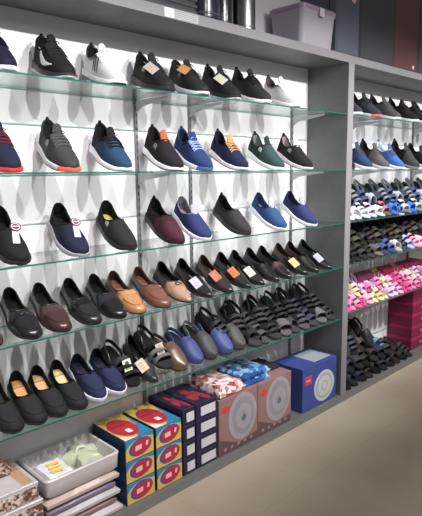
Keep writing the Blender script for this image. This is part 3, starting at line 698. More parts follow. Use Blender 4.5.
def rowfill(prefix, group, x0, dx, n, z, pitch, pal, styles, L=.25, W=.088, toeY=None, back=YW-.002, name='sandal', jit=3):
    for i in range(n):
        c = pal[i % len(pal)]; s_ = styles[i % len(styles)]
        sandal('%s sandal, %s past the partition in %s' % (c[0], ordn[i], prefix),
               x0+dx*i, z, pitch, group, s_, L=L, W=W, side=(1,-1)[i%2], yaw=random.uniform(-jit,jit), toeY=toeY, back=back, name=name, skind='rubber', bed=c[1], strap=c[2], sole=c[3])
pC = [('silvery white',(190,192,200),(220,222,232),(60,60,66)),('pale grey',(176,176,184),(206,206,216),(80,80,84)),('silvery blue',(170,176,190),(190,202,216),(50,54,62)),('pale lilac grey',(160,160,172),(212,208,222),(60,56,62)),
      ('light grey',(176,174,172),(206,204,202),(50,50,50)),('reddish grey',(120,92,96),(170,104,116),(40,40,44)),('bright blue',(60,90,150),(66,110,196),(40,50,90)),('deep blue',(60,80,130),(54,92,170),(230,230,236)),('silver',(120,128,140),(206,212,220),(50,52,56)),
      ('royal blue',(48,84,170),(50,98,210),(40,60,110)),('pale green grey',(120,140,136),(180,196,190),(50,54,54)),('blue grey',(100,110,130),(140,156,180),(40,42,50))]
pC2 = [('black and silver',(26,26,30),(150,154,164),BK),('navy black',(30,34,52),(36,40,62),BK),('black and grey',(30,34,38),(110,116,124),BK),('dark navy',(34,38,60),(48,58,96),BK)]
rowfill('the front row, far bay third shelf', 'front row of pale and blue sandals in the far bay', 2.985, .098, 18, Z['C'], 19, pC, ['double','cross','fisher','double','slide'], toeY=YF+.014)
rowfill('the back row, far bay third shelf', 'back row of dark sandals in the far bay', 2.99, .096, 18, Z['C']+.065, 34, pC2, ['cross','slide','fisher','double'], L=.24)
pD = [('black',(28,28,30),(34,34,36),BK),('matt black',(34,34,36),(28,28,30),BK),('charcoal',(46,46,48),(52,50,52),BK),('black grey',(60,58,58),(34,34,34),BK),('taupe grey',(124,116,106),(90,84,80),(50,48,46)),('denim blue',(54,66,112),(58,70,120),(40,44,70)),
      ('steel blue',(60,74,116),(66,80,130),(38,42,60)),('pale grey',(150,146,144),(180,178,176),(120,118,116)),('dark green grey',(60,70,70),(50,64,64),(90,90,90)),('pale violet blue',(150,156,200),(160,166,210),(120,126,160)),('rose pink',(206,140,164),(220,150,172),(170,110,130)),('light pink',(220,170,190),(226,176,196),(190,140,160))]
rowfill('the front row, far bay fourth shelf', 'front row of mixed sandals in the far bay', 2.99, .096, 18, Z['D']+.004, 19, pD, ['cross','fisher','double','fisher','slide','slide','double'], toeY=YF+.014)
rowfill('the back row, far bay fourth shelf', 'back row of black sandals in the far bay', 2.99, .098, 18, Z['D']+.004+.07, 36, [('black',BK,(30,30,32),BK),('brown black',(44,36,32),(50,38,34),BK),('black olive',(36,36,32),(60,58,44),BK)], ['cross','fisher','double'], L=.24)
pE = [('hot pink',(220,90,150),(226,80,150),(214,110,160)),('pink',(226,130,176),(232,140,186),(206,100,150)),('rose',(214,100,140),(240,170,200),(200,90,130)),('magenta pink',(206,70,130),(222,110,170),(200,90,140)),('pale pink',(236,180,206),(240,190,212),(214,140,176)),
      ('cream yellow',(236,222,160),(240,226,180),(214,190,130)),('cream',(238,226,190),(236,214,170),(214,196,150)),('pale peach',(236,206,176),(230,196,150),(206,170,130)),('lilac',(220,190,226),(214,180,222),(190,150,200)),('pale lilac',(230,206,232),(226,196,230),(200,166,206)),('soft pink',(238,190,214),(236,180,208),(214,150,180)),('strong pink',(230,70,140),(236,90,156),(206,60,120))]
pE = [(n_,)+tuple(tuple(int(v*.88) for v in c_) for c_ in cs) for n_,*cs in pE]
rowfill('the front row, far bay fifth shelf', 'front row of small pink and cream sandals', 2.972, .072, 24 if False else 20, Z['E']+.018, 20, pE, ['slide','cross','double','thong'], L=.18, W=.068, toeY=YF+.012, name='kids_sandal')
rowfill('the second row, far bay fifth shelf', 'second row of small pink sandals', 2.99, .076, 18, Z['E']+.018+.05, 30, [pE[i] for i in (0,2,4,5,8,3,9,1,6,10,11)], ['cross','slide','thong','double'], L=.18, W=.066, toeY=YF+.085, name='kids_sandal')

# ------------------------------------------------------------------ cartons
def carton(label, cat, x0, x1, y0, y1, z0, z1, mats, group=None, name='shoe_box', lid=None, bev=.0015):
    cx_, cy_ = (x0+x1)/2, (y0+y1)/2
    t = thing(name, label, cat, (cx_,cy_,z0), (0,0,0), group)
    a, b = (x0-cx_, y0-cy_, 0.0006), (x1-cx_, y1-cy_, z1-z0-.0006)
    m_ = M(); m_.box(a, b if not lid else (b[0],b[1],b[2]-lid[1]), 0, bev); body = obj('body', m_, mats[0], t)
    if lid:
        m_ = M(); m_.box((a[0]-.001,a[1]-.001,b[2]-lid[1]),(b[0]+.001,b[1]+.001,b[2]),0,bev); obj('lid', m_, lid[0], t)
    return t, a, b
yel = mat((200,168,82),'card'); red = mat((164,42,56),'card'); blu = mat((40,120,156),'card'); nvy = mat((22,52,84),'card'); wht = mat((232,228,226),'card'); pinkw = mat((228,170,170),'card'); purple = mat((64,72,140),'card')
def xz(m_, pts, y, th, k=0):
    n = len(pts); f = [(x,y,z) for x,z in pts]; b = [(x,y+th,z) for x,z in pts]
    m_.add(f+b, [tuple(range(n)), tuple(range(n,2*n))[::-1]]+[(i,n+i,n+(i+1)%n,(i+1)%n) for i in range(n)], k)
def xy(m_, pts, z, th, k=0):
    n = len(pts); f = [(x,y,z) for x,y in pts]; b = [(x,y,z-th) for x,y in pts]
    m_.add(f+b, [tuple(range(n)), tuple(range(n,2*n))[::-1]]+[(i,n+i,n+(i+1)%n,(i+1)%n) for i in range(n)], k)
def oval(cx_, cz_, rx, rz, n=22, tilt=.0):
    return [(cx_+rx*math.cos(2*PI*j/n)*math.cos(tilt)-rz*math.sin(2*PI*j/n)*math.sin(tilt), cz_+rx*math.cos(2*PI*j/n)*math.sin(tilt)+rz*math.sin(2*PI*j/n)*math.cos(tilt)) for j in range(n)]
for si, (x0,x1) in enumerate(((1.232,1.384),(1.395,1.545))):
    for k in range(3):
        z0 = Z['base']+.0985*k
        t, a, b = carton('yellow blue and red printed shoe box, %s of the %s colourful stack' % (('bottom','middle','top')[k], ('left','right')[si]), 'box', x0, x1, YF+.018, YW-.02, z0, z0+.098, [nvy], 'colourful shoe boxes on the base')
        w_, h_ = b[0]-a[0], b[2]-a[2]; fy = a[1]-.0006; m_ = M()
        xz(m_, [(a[0]+.002,a[2]+.002),(b[0]-.002,a[2]+.002),(b[0]-.002,b[2]-.002),(a[0]+.002,b[2]-.002)], fy, .0008, 0)
        # blue swirl over the upper left, white rim, yellow corners
        xz(m_, [(a[0]+.002,b[2]-.002),(a[0]+.002,a[2]+h_*.52),(a[0]+w_*.12,a[2]+h_*.72),(a[0]+w_*.30,a[2]+h_*.86),(a[0]+w_*.62,a[2]+h_*.93),(b[0]-.002,a[2]+h_*.80),(b[0]-.002,b[2]-.002)], fy-.0003, .0004, 1)
        xz(m_, oval(a[0]+w_*.52, a[2]+h_*.50, w_*.40, h_*.40, tilt=.12), fy-.0005, .0004, 4)
        xz(m_, oval(a[0]+w_*.56, a[2]+h_*.48, w_*.35, h_*.34, tilt=.12), fy-.0008, .0004, 2)
        xz(m_, [(a[0]+w_*.34,a[2]+h_*.36),(a[0]+w_*.56,a[2]+h_*.38),(a[0]+w_*.56,a[2]+h_*.60),(a[0]+w_*.34,a[2]+h_*.58)], fy-.0012, .0005, 3)
        xz(m_, [(a[0]+w_*.70,a[2]+h_*.44),(a[0]+w_*.78,a[2]+h_*.44),(a[0]+w_*.80,a[2]+h_*.66),(a[0]+w_*.72,a[2]+h_*.66)], fy-.0012, .0005, 3)
        obj('printed_end', m_, [yel, blu, red, pinkw, purple], t)
        m_ = M(); tz = b[2]+.0005; d_ = b[1]-a[1]
        P4 = lambda u,v: (a[0]+w_*u, a[1]+d_*v)
        xy(m_, [P4(.02,.01),P4(.98,.01),P4(.98,.99),P4(.02,.99)], tz, .0005, 0)
        xy(m_, [P4(.45,.01),P4(.98,.01),P4(.98,.85),P4(.86,.40)], tz+.0003, .0003, 1)
        xy(m_, [P4(.02,.01),P4(.40,.01),P4(.20,.12),P4(.02,.20)], tz+.0003, .0003, 3)
        xy(m_, [(a[0]+w_*.45+.40*w_*math.cos(2*PI*j/22), a[1]+d_*.46+d_*.37*math.sin(2*PI*j/22)) for j in range(22)], tz+.0005, .0003, 2)
        xy(m_, [P4(.40,.22),P4(.56,.22),P4(.56,.36),P4(.40,.36)], tz+.0008, .0003, 3)
        if k == 2: obj('printed_top', m_, [yel, blu, red, mat((232,214,204),'card')], t)
drk = mat((34,28,52),'card'); drk2 = mat((58,26,44),'card'); lbl = mat((196,190,200),'card')
for si, (x0,x1,h0) in enumerate(((1.556,1.632,4),(1.640,1.778,4))):
    for k in range(h0):
        z0 = Z['base']+.0815*k
        t, a, b = carton('dark purple shoe box with pale end label, %s in the %s stack' % (('lowest','second','third','topmost')[k], ('half-hidden left','right')[si]), 'box', x0, x1, YF+.02, YW-.02, z0, z0+.081, [drk], 'dark shoe boxes on the base', lid=(drk,.03))
        w_, h_ = b[0]-a[0], b[2]-a[2]; m_ = M()
        f0 = .22 if si else .30
        xz(m_, [(a[0]+w_*f0,a[2]+h_*.18),(a[0]+w_*.92,a[2]+h_*.18),(a[0]+w_*.92,a[2]+h_*.74),(a[0]+w_*f0,a[2]+h_*.74)], a[1]-.0022, .0014, 0); obj('end_label', m_, lbl, t)
        if k == h0-1:
            m_ = M()
            for (u,v,r_) in ((.35,.3,.16),(.6,.42,.2),(.45,.62,.14),(.75,.2,.12)):
                xy(m_, [(a[0]+w_*u+w_*r_*math.cos(2*PI*j/7+u)*(1+.3*(j%2)), a[1]+(b[1]-a[1])*v+.035*math.sin(2*PI*j/7+u)*(1+.4*((j+1)%2))) for j in range(7)], b[2]+.0012+.0003*u, .0006, 0)
            obj('printed_top', m_, mat((140,40,56),'card'), t)

# boxed wheel-shaped goods: reddish cartons
fan_body = mat((138,106,105),'card'); disc1 = mat((156,149,155),'card'); disc2 = mat((140,134,142),'card'); fdark = mat((92,70,74),'card'); fred = mat((190,60,64),'card')
for i, (x0,x1) in enumerate(((1.790,2.080),(2.084,2.370))):
    t, a, b = carton('reddish brown carton printed with a big grey round grille, %s of the two' % ('left','right')[i], 'box', x0, x1, YF+.016, YW-.02, Z['base'], .347, [fan_body], 'reddish cartons on the base', name='carton')
    w_, h_ = b[0]-a[0], b[2]-a[2]; cx_, cz_ = a[0]+w_*.60, a[2]+h_*.56; fy = a[1]
    m_ = M()
    xz(m_, [(a[0]+.003,a[2]+.003),(b[0]-.003,a[2]+.003),(b[0]-.003,a[2]+h_*.16),(a[0]+w_*.5,a[2]+h_*.10),(a[0]+.003,a[2]+h_*.30)], fy-.0003, .0006, 3)
    xz(m_, oval(cx_,cz_,w_*.37,h_*.42,32), fy-.0005, .0006, 0)
    xz(m_, oval(cx_+.004,cz_+.002,w_*.29,h_*.33,32), fy-.0010, .0006, 1)
    xz(m_, oval(cx_+.006,cz_-.004,w_*.20,h_*.23,32), fy-.0014, .0006, 0)
    xz(m_, oval(cx_+.006,cz_-.010,w_*.055,h_*.065,20), fy-.0020, .0006, 2)
    for j in range(28):
        an = 2*PI*j/28; c_, s_ = math.cos(an), math.sin(an); r0, r1 = .10, .95; px_, pz_ = -s_*.0008, c_*.0008
        xz(m_, [(cx_+w_*.37*r0*c_+px_, cz_+h_*.42*r0*s_+pz_),(cx_+w_*.37*r1*c_+px_, cz_+h_*.42*r1*s_+pz_),(cx_+w_*.37*r1*c_-px_, cz_+h_*.42*r1*s_-pz_),(cx_+w_*.37*r0*c_-px_, cz_+h_*.42*r0*s_-pz_)], fy-.0018, .0003, 1)
    obj('printed_grille', m_, [disc1, disc2, mat((84,104,110),'card'), fdark], t)
    m_ = M(); xz(m_, oval(a[0]+w_*.16, a[2]+h_*.80, w_*.10, h_*.06), fy-.0008, .0008, 0)
    obj('red_emblem', m_, fred, t)
    for j in range(5):
        m_ = M(); xz(m_, oval(a[0]+w_*(.14+.17*j), a[2]+h_*.09, w_*.035, h_*.028, 10), fy-.0010, .0005, 0); obj('small_picture', m_, mat((150,124,122),'card'), t)
# wrapped patterned packs lying on the cartons
def floral(name, cols_, sc):
    m_ = bpy.data.materials.new(name); m_.use_nodes = True; nt = m_.node_tree; b = nt.nodes['Principled BSDF']
    tc = nt.nodes.new('ShaderNodeTexCoord'); v = nt.nodes.new('ShaderNodeTexVoronoi'); v.inputs['Scale'].default_value = sc
    nt.links.new(tc.outputs['Object'], v.inputs['Vector']); cr = nt.nodes.new('ShaderNodeValToRGB')
    sp = nt.nodes.new('ShaderNodeSeparateColor'); nt.links.new(v.outputs['Color'], sp.inputs[0]); nt.links.new(sp.outputs[0], cr.inputs['Fac'])
    cr.color_ramp.interpolation = 'CONSTANT'
    for i, c in enumerate(cols_):
        e = cr.color_ramp.elements[i] if i < 2 else cr.color_ramp.elements.new(i/len(cols_)); e.position = i/len(cols_); e.color = lin(c)
    nt.links.new(cr.outputs['Color'], b.inputs['Base Color']); b.inputs['Roughness'].default_value = .25
    return m_
flo = floral('floral_wrap', [(226,206,206),(180,110,104),(214,190,196),(150,70,66),(236,226,228),(196,140,130)], 44)
flob = floral('blue_wrap', [(60,110,170),(36,70,130),(150,186,214),(50,96,160),(120,160,200)], 36)
def softpack(label, x0,x1,y0,y1,z0,z1,mt_,group,name='wrapped_pack',cat='pack', sag=.004):
    t = thing(name, label, cat, ((x0+x1)/2,(y0+y1)/2,z0), (0,0,0), group)
    hx, hy, hh = (x1-x0)/2, (y1-y0)/2, z1-z0; n = 14; top = []; bot = []
    for i in range(n+1):
        ra, rb = [], []
        for j in range(n+1):
            u, v = 2*i/n-1, 2*j/n-1; e = max(abs(u),abs(v))
            hgt = hh*(1-.5*max(0,(e-.8)/.2)**2)+sag*math.sin(7*u+3*v+x0*9)*math.cos(5*v-2*u)
            ra.append((hx*u, hy*v, min(hgt,hh) if e < 1 else hh*.5)); rb.append((hx*u*(.985 if e==1 else 1), hy*v*(.985 if e==1 else 1), .0004 if e < 1 else hh*.12))
        top.append(ra); bot.append(rb)
    m_ = M(); m_.grid(top); m_.grid(bot, flip=True)
    ring = lambda g: [g[i][0] for i in range(n+1)]+[g[n][j] for j in range(1,n+1)]+[g[i][n] for i in range(n-1,-1,-1)]+[g[0][j] for j in range(n-1,0,-1)]
    m_.grid([ring(bot), ring(top)], close=True)
    obj('wrapping', m_, mt_, t, smooth=True); return t
softpack('flower patterned wrapped pack lying on the left reddish carton', 1.800,1.985,YF+.016,YW-.03,.3475,.405,flo,'wrapped packs on the cartons')
softpack('lower blue wrapped pack lying across the reddish cartons', 1.99,2.20,YF+.03,YW-.03,.3475,.378,flob,'wrapped packs on the cartons')
softpack('upper blue wrapped pack, on top of the other blue one', 2.00,2.215,YF+.04,YW-.04,.3785,.410,flob,'wrapped packs on the cartons')
softpack('dark folded fabric pack lying behind on the right reddish carton', 2.225,2.36,YF+.09,YW-.03,.3475,.372,mat((52,50,62),'cloth'),'wrapped packs on the cartons')

# blue carton beside the partition
bl = mat((56,70,134),'card'); bld = mat((40,52,108),'card')
t, a, b = carton('bright blue carton printed with a pale round picture beside the partition', 'box', 2.480, 2.835, YF+.016, YF+.235, Z['base'], .318, [bl], None, name='carton')
w_, h_ = b[0]-a[0], b[2]-a[2]; fy = a[1]; m_ = M(); cx_, cz_ = a[0]+w_*.63, a[2]+h_*.42
xz(m_, oval(cx_,cz_,w_*.30,h_*.36,36), fy-.0006, .0008, 0); xz(m_, oval(cx_,cz_,w_*.24,h_*.29,36), fy-.0012, .0006, 1); xz(m_, oval(cx_,cz_,w_*.20,h_*.24,36), fy-.0017, .0006, 0)
xz(m_, oval(cx_,cz_,w_*.10,h_*.12,24), fy-.0022, .0006, 2); xz(m_, oval(cx_,cz_,w_*.07,h_*.085,24), fy-.0027, .0006, 0)
obj('printed_disc', m_, [mat((184,186,186),'card'), mat((150,154,170),'card'), mat((160,166,150),'card')], t)
m_ = M(); xz(m_, [(a[0]+w_*.06,a[2]+h_*.60),(a[0]+w_*.26,a[2]+h_*.60),(a[0]+w_*.26,a[2]+h_*.80),(a[0]+w_*.06,a[2]+h_*.80)], fy-.0006, .0008, 0)
xz(m_, [(a[0]+w_*.10,a[2]+h_*.68),(a[0]+w_*.22,a[2]+h_*.68),(a[0]+w_*.22,a[2]+h_*.71),(a[0]+w_*.10,a[2]+h_*.71)], fy-.0012, .0006, 1)
obj('red_emblem', m_, [mat((186,56,96),'card'), mat((220,150,170),'card')], t)
m_ = M(); xy(m_, [(a[0]+w_*.45,a[1]+.03),(b[0]-.02,a[1]+.03),(b[0]-.02,b[1]-.03),(a[0]+w_*.45,b[1]-.03)], b[2]+.0006, .0008, 0); obj('top_label', m_, mat((150,156,166),'card'), t)

# flat garment boxes on the left
gw = mat((184,178,180),'gloss'); gw2 = mat((186,176,178),'card'); gbr = mat((132,104,92),'card'); pat = floral('brown_print', [(110,80,70),(186,160,148),(90,64,58),(206,190,184),(150,124,112)], 95)
hts = [.05,.118,.186,.262,.332]
for k in range(4):
    t, a, b = carton('flat white box with brown printed edge, %s in the leftmost stack' % ('lowest','second from bottom','third from bottom','topmost')[k], 'box', .44+.006*(k%2), .858-.010*(k%2), YF+.022+.008*(k%2), YW-.02, hts[k], hts[k+1]-.001, [gw2], 'flat garment boxes on the base', name='garment_box', lid=(gw,.012))
    m_ = M(); m_.box((a[0]+.002,a[1]-.0008,.004),(b[0]-.002,a[1],b[2]-.016)); obj('printed_edge', m_, pat, t)
    if k == 3:
        m_ = M(); m_.box((b[0]-.055,a[1]+.01,b[2]),(b[0]-.012,b[1]-.01,b[2]+.0008)); obj('brown_tape', m_, mat((176,140,110),'card'), t)
pkc = [(186,178,180),(132,104,100),(180,172,174),(120,104,128),(182,164,154)]
for k in range(5):
    z0 = .05+.037*k
    softpack('plastic-wrapped shirt pack, %s of five under the open white tray' % ('lowest','second lowest','middle','second highest','highest')[k], .872+(.010,.0,.014,.004,.0)[k], 1.212-(.0,.022,.008,.026,.012)[k], YF+.018+(.0,.012,.004,.010,.002)[k], YW-.02, z0, z0+.0365, mat(pkc[k],'gloss'), 'shirt packs under the tray', name='shirt_pack', sag=.003)
softpack('grey plastic-wrapped pack at the back on top of the leftmost stack', .47, .66, YF+.13, YW-.03, .3335, .385, mat((150,140,136),'gloss'), None, name='shirt_pack')
softpack('brownish wrapped pack at the back right of the leftmost stack', .67, .80, YF+.14, YW-.04, .3335, .372, pat, None, name='shirt_pack')

t = thing('open_tray', 'open white plastic-lined tray with raised rim on top of the shirt packs', 'tray', (1.04,(YF+YW)/2,.2365)); m_ = M()
def rim_(o_, z): 
    x_, y_ = .165-o_, .122-o_; r = .02; pts = []
    for (sx_,sy_,a0) in ((1,1,0),(-1,1,90),(-1,-1,180),(1,-1,270)):
        for q_ in range(5):
            an = R(a0+22.5*q_); pts.append((sx_*(x_-r)+r*math.cos(an), sy_*(y_-r)+r*math.sin(an), z))
    return pts
m_.grid([rim_(.012,.0), rim_(.002,.012), rim_(0,.055), rim_(-.003,.074), rim_(.001,.080), rim_(.009,.078), rim_(.014,.06), rim_(.022,.030), rim_(.03,.026)], close=True)
m_.add(rim_(.012,.0), [tuple(range(20))]); m_.add(rim_(.03,.026), [tuple(range(20))])
obj('tray_body', m_, mat((190,182,182),'gloss'), t, smooth=True)
t = softpack('folded white card with yellow print lying at the left of the open tray', .905,1.02,YF+.055,YF+.20,.2635,.300,mat((216,212,220),'gloss'),None,name='shirt_pack',cat='pack')
m_ = M()
for j in range(3): xy(m_, [(-.030+.006*j,-.045+.03*j),(.018+.006*j,-.050+.03*j),(.022+.006*j,-.032+.03*j),(-.026+.006*j,-.027+.03*j)], .0392, .0008, 0)
obj('yellow_print', m_, mat((222,190,60),'card'), t)
# crumpled pale green bag in the tray
t = thing('plastic_bag', 'crumpled pale green plastic bag lying in the open white tray', 'bag', (1.10,1.89,.2635)); m_ = M(); rows = []
for i in range(9):
    f = i/8; row_ = []
    for j in range(20):
        an = 2*PI*j/20; rr = (.068+.024*math.sin(5*an)+.006*math.sin(3*an+1))*math.cos(f*PI/2*.98)**.45
        row_.append((rr*math.cos(an)*1.05, rr*math.sin(an)*1.25, .050*math.sin(f*PI/2)+.006*math.sin(4*an+i)*f*(1-f)*3))
    rows.append(row_)
m_.grid(rows, close=True); m_.add(rows[0],[tuple(range(20))]); m_.add(rows[-1],[tuple(range(20))])
obj('bag_body', m_, mat((176,182,158),'gloss'), t, smooth=True)
m_ = M(); m_.tube([(-.03,.0,.050),(-.012,.01,.062),(.012,.012,.060),(.03,.004,.048)], [.004,.007,.007,.004], 6); obj('bag_knot', m_, mat((186,192,170),'gloss'), t, smooth=True)

# far bay floor: dark sandals heaped on the base, maroon boxes behind
rp = [('black',BK,(30,30,32),BK),('charcoal',(44,44,46),(50,48,50),BK),('navy black',(30,32,44),(36,38,56),BK),('brown black',(56,46,44),(46,38,38),(30,26,26))]
rowfill('the far base front row', 'front row of dark sandals on the base', 2.985, .099, 10, Z['base'], 12, rp, ['fisher','cross','double'], L=.25, W=.09, toeY=YF+.002, jit=9)
rowfill('the far base middle row', 'middle row of dark sandals on the base', 2.99, .10, 7, Z['base']+.075, 24, rp[::-1], ['double','cross','slide'], L=.25, W=.09, toeY=YF+.035, jit=10)
rowfill('the far base top row', 'top row of dark sandals on the base', 3.00, .10, 5, Z['base']+.15, 44, rp, ['cross','clog','fisher'], L=.25, W=.09, jit=8)
sandal('dark sandal with light blue straps at the right of the heap on the far base', 3.60, Z['base']+.075, 20, None, 'double', toeY=YF+.07, bed=(40,44,60), strap=(110,140,190))
mar = mat((120,26,62),'card'); marL = mat((156,34,78),'card')
for si, x0 in enumerate((4.00, 4.36, 4.72)):
    for k in range(5):
        z0 = Z['base']+.096*k
        t, a, b = carton('maroon shoe box with a faint white print, %s in the %s maroon stack' % (('lowest','second','third','fourth','topmost')[k], ('nearest','middle','farthest')[si]), 'box', x0, x0+.345, YF+.075, YW-.015, z0, z0+.0955, [mar], 'maroon shoe boxes', lid=(marL,.028))
        m_ = M(); w_ = b[0]-a[0]
        for j in range(5):
            m_.box((a[0]+w_*(.42+.045*j),a[1]-.0016,.030),(a[0]+w_*(.452+.045*j),a[1]-.0005,.042+.003*(j%2)))
        obj('printed_mark', m_, mat((206,150,170),'card'), t)
for i, (x0,c) in enumerate(((3.35,(96,40,66)),(3.70,(112,24,52)),(4.05,(104,22,48)))):
    z0 = Z['E']+.018
    carton('dark red shoe box at the back of the far fifth shelf, %s from the partition' % ordn[i], 'box', x0, x0+.32, YW-.105, YW-.012, z0, z0+.155, [mat(c,'card')], 'dark red boxes behind the small sandals', lid=(mat(tuple(int(v*1.15) for v in c),'card'),.035))

# ------------------------------------------------------------------ things on top of the unit
T = ZT1
def topbox(label, x0, x1, y0, y1, h, c, name, cat, extra=None, mk='suede'):
    t = thing(name, label, cat, ((x0+x1)/2,(y0+y1)/2,T), (0,0,0))
    hx, hy = (x1-x0)/2, (y1-y0)/2; m_ = M(); m_.box((-hx,-hy,.0006),(hx,hy,h),0,.012); obj('shell', m_, mat(c,mk), t)
    m_ = M()
    m_.tube([(-hx-.0005,-hy*.55,.03),(-hx-.0005,-hy*.55,h-.03),(hx+.0005,-hy*.55,h-.03),(hx+.0005,-hy*.55,.03)], .003, 5); obj('zip', m_, mat((20,20,22)), t)
    m_ = M(); m_.tube([(-.07,0,h-.002),(-.06,0,h+.03),(.06,0,h+.03),(.07,0,h-.002)], .008, 6); obj('handle', m_, mat((24,24,26),'rubber'), t)
    return t, hx, hy
# slatted dark crate-like stack at left
t = thing('dark_crate', 'dark charcoal ribbed crate, leftmost thing on top of the shelving', 'crate', (1.40,1.905,T)); m_ = M(); m_.box((-.3,-.115,.0006),(.3,.115,.34),0,.004); obj('body', m_, mat((52,50,56)), t)
m_ = M()
for k in range(13): m_.box((-.303,-.120,.012+.025*k),(.303,-.113,.024+.025*k),0,.001)
obj('rib', m_, mat((62,60,68)), t)
def canister(label, cx_, cy_, r, h, c, mk, lidc, name='canister', cat='canister', group=None, knob=False):
    t = thing(name, label, cat, (cx_,cy_,T), (0,0,0), group); m_ = M()
    m_.lathe([(0,.0006),(r*.93,.0006),(r*.98,.008),(r,.02),(r,h*.5),(r,h-.02),(r*.97,h),(0,h)], 0, 0, 36); obj('body', m_, mat(c,mk), t, smooth=True)
    m_ = M(); m_.lathe([(0,h),(r*1.03,h),(r*1.03,h+.025),(r*.9,h+.035),(0,h+.037)], 0, 0, 36); obj('lid', m_, mat(lidc,mk), t, smooth=True)
    for z_ in (.03,h*.6):
        m_ = M(); m_.lathe([(r+.0005,z_),(r+.002,z_+.002),(r+.002,z_+.006),(r+.0005,z_+.008)], 0, 0, 36); obj('ring', m_, mat(tuple(min(255,v+30) for v in c),mk), t, smooth=True)
    return t
canister('glossy navy black cylinder on top of the shelving right of the ribbed crate', 1.80, 1.86, .082, .36, (34,34,52), 'gloss', (24,24,34))
canister('glossy black cylinder on top of the shelving left of the silver one', 1.955, 1.90, .068, .36, (30,29,34), 'gloss', (20,20,22))
canister('shiny silver metal cylinder on top of the shelving beside the clear bin', 2.085, 1.865, .058, .36, (120,118,124), 'metal', (110,110,114))
# small foot under the navy cylinder
# clear plastic bin with lilac lid
binm = glass_mat('frosted_plastic', (.72,.68,.76), .7, (.60,.56,.63,.60))
t = thing('storage_bin', 'translucent plastic storage bin with lilac lid on top of the shelving', 'bin', (2.600,1.885,T)); m_ = M()
def rr_(hx, hy, z, r=.03):
    pts = []
    for (sx_,sy_,a0) in ((1,1,0),(-1,1,90),(-1,-1,180),(1,-1,270)):
        for q_ in range(6): an = R(a0+18*q_); pts.append((sx_*(hx-r)+r*math.cos(an), sy_*(hy-r)+r*math.sin(an), z))
    return pts
m_.grid([rr_(.140,.095,.0008), rr_(.146,.100,.006), rr_(.152,.106,.10), rr_(.156,.112,.172), rr_(.160,.116,.178), rr_(.160,.116,.186), rr_(.150,.106,.186), rr_(.144,.099,.10), rr_(.139,.094,.012)], close=True)
m_.add(rr_(.140,.095,.0008), [tuple(range(24))]); m_.add(rr_(.139,.094,.012), [tuple(range(24))]); obj('body', m_, binm, t, smooth=True)
m_ = M(); m_.grid([rr_(.162,.118,.1865), rr_(.164,.120,.205), rr_(.155,.111,.213), rr_(.12,.07,.214)], close=True); m_.add(rr_(.12,.07,.214),[tuple(range(24))]); m_.add(rr_(.162,.118,.1865),[tuple(range(24))])
obj('lid', m_, mat((156,132,158),'gloss'), t, smooth=True)
m_ = M(); m_.box((-.02,-.128,.160),(.02,-.119,.205),0,.003); obj('latch', m_, mat((200,196,206),'gloss'), t)
t, hx, hy = topbox('tall slate blue case with a pale flower emblem on top of the shelving', 2.765, 3.005, YF+.02, YW-.02, .50, (104,108,126), 'upright_case', 'case')
m_ = M()
for j in range(5): an = 2*PI*j/5; xz(m_, oval(.045+.014*math.cos(an), .318+.014*math.sin(an), .011, .011, 10), -hy-.0012-.0002*j, .0012, 0)
obj('flower_emblem', m_, mat((196,160,160)), t)
topbox('tall charcoal case between the slate blue and the brown one on top of the shelving', 3.012, 3.425, YF+.02, YW-.02, .58, (80,80,88), 'upright_case', 'case')
t, hx, hy = topbox('tall reddish brown case with a small white emblem on top of the shelving', 3.432, 3.775, YF+.02, YW-.02, .60, (118,76,74), 'upright_case', 'case')
m_ = M(); xz(m_, oval(.105,.035,.012,.012,14), -hy-.0012, .0012, 0); obj('round_emblem', m_, mat((214,204,200)), t)
topbox('tall dark grey case right of the brown one on top of the shelving', 3.782, 4.25, YF+.02, YW-.02, .60, (82,82,92), 'upright_case', 'case')
topbox('dark case at the far end on top of the shelving', 4.26, 4.8, YF+.02, YW-.02, .60, (70,70,78), 'upright_case', 'case')

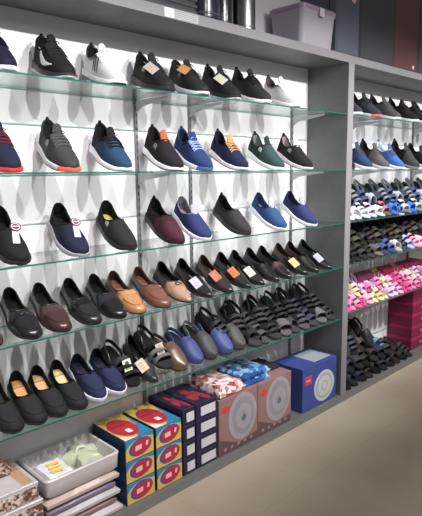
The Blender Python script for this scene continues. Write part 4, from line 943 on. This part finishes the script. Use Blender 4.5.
# ------------------------------------------------------------------ light
def disk(x, y, z, size, power, col=(1,.985,.97)):  # soft fill light, added; no such fixture in the shop
    L_ = bpy.data.lights.new('fill_light', 'AREA'); L_.shape = 'DISK'; L_.size = size; L_.energy = power; L_.color = col
    o = bpy.data.objects.new('fill_light', L_); C.objects.link(o); o.location = (x,y,z); o.rotation_euler = (R(38),0,0); return o
def spot(x, y, z, power, cone=62, blend=.9):
    L_ = bpy.data.lights.new('ceiling_spot', 'SPOT'); L_.shadow_soft_size = .012; L_.energy = power; L_.color = (1,.985,.975); L_.spot_size = R(cone); L_.spot_blend = blend
    o = bpy.data.objects.new('ceiling_spot', L_); C.objects.link(o); o.location = (x,y,z)
    o.rotation_euler = (Vector((x,2.03,1.12))-Vector((x,y,z))).to_track_quat('-Z','Y').to_euler(); return o
for x in (.2, .75, 1.3, 1.85, 2.4, 2.95, 3.5, 4.05, 4.6): spot(x, .32, 2.48, 150, 70, 1.0)
disk(1.9, -.9, 2.75, .9, 24)  # added fill, mainly to brighten the floor beyond the spots
wd = bpy.data.worlds.new('World'); bpy.context.scene.world = wd; wd.use_nodes = True
bg = wd.node_tree.nodes['Background']; bg.inputs['Color'].default_value = (1.0,.985,.98,1); bg.inputs['Strength'].default_value = .27

# ------------------------------------------------------------------ camera
cam = bpy.data.cameras.new('camera'); co = bpy.data.objects.new('camera', cam); C.objects.link(co)
Rw = [[0.70951834,-0.11729683,0.69485623],[-0.70458725,-0.10149626,0.70232137],[-0.01185476,-0.98789674,-0.15465931]]
Mx = Matrix(((Rw[0][0],-Rw[0][1],-Rw[0][2],0),(Rw[1][0],-Rw[1][1],-Rw[1][2],0),(Rw[2][0],-Rw[2][1],-Rw[2][2],1.4475),(0,0,0,1)))
co.matrix_world = Mx; cam.sensor_fit = 'HORIZONTAL'; cam.sensor_width = 36; cam.lens = 545/422*36; cam.clip_start = .05
sc = bpy.context.scene; sc.camera = co
sc.view_settings.view_transform = 'Standard'; sc.view_settings.look = 'None'; sc.view_settings.gamma = 1; sc.view_settings.exposure = -.09
sc.view_settings.use_curve_mapping = False
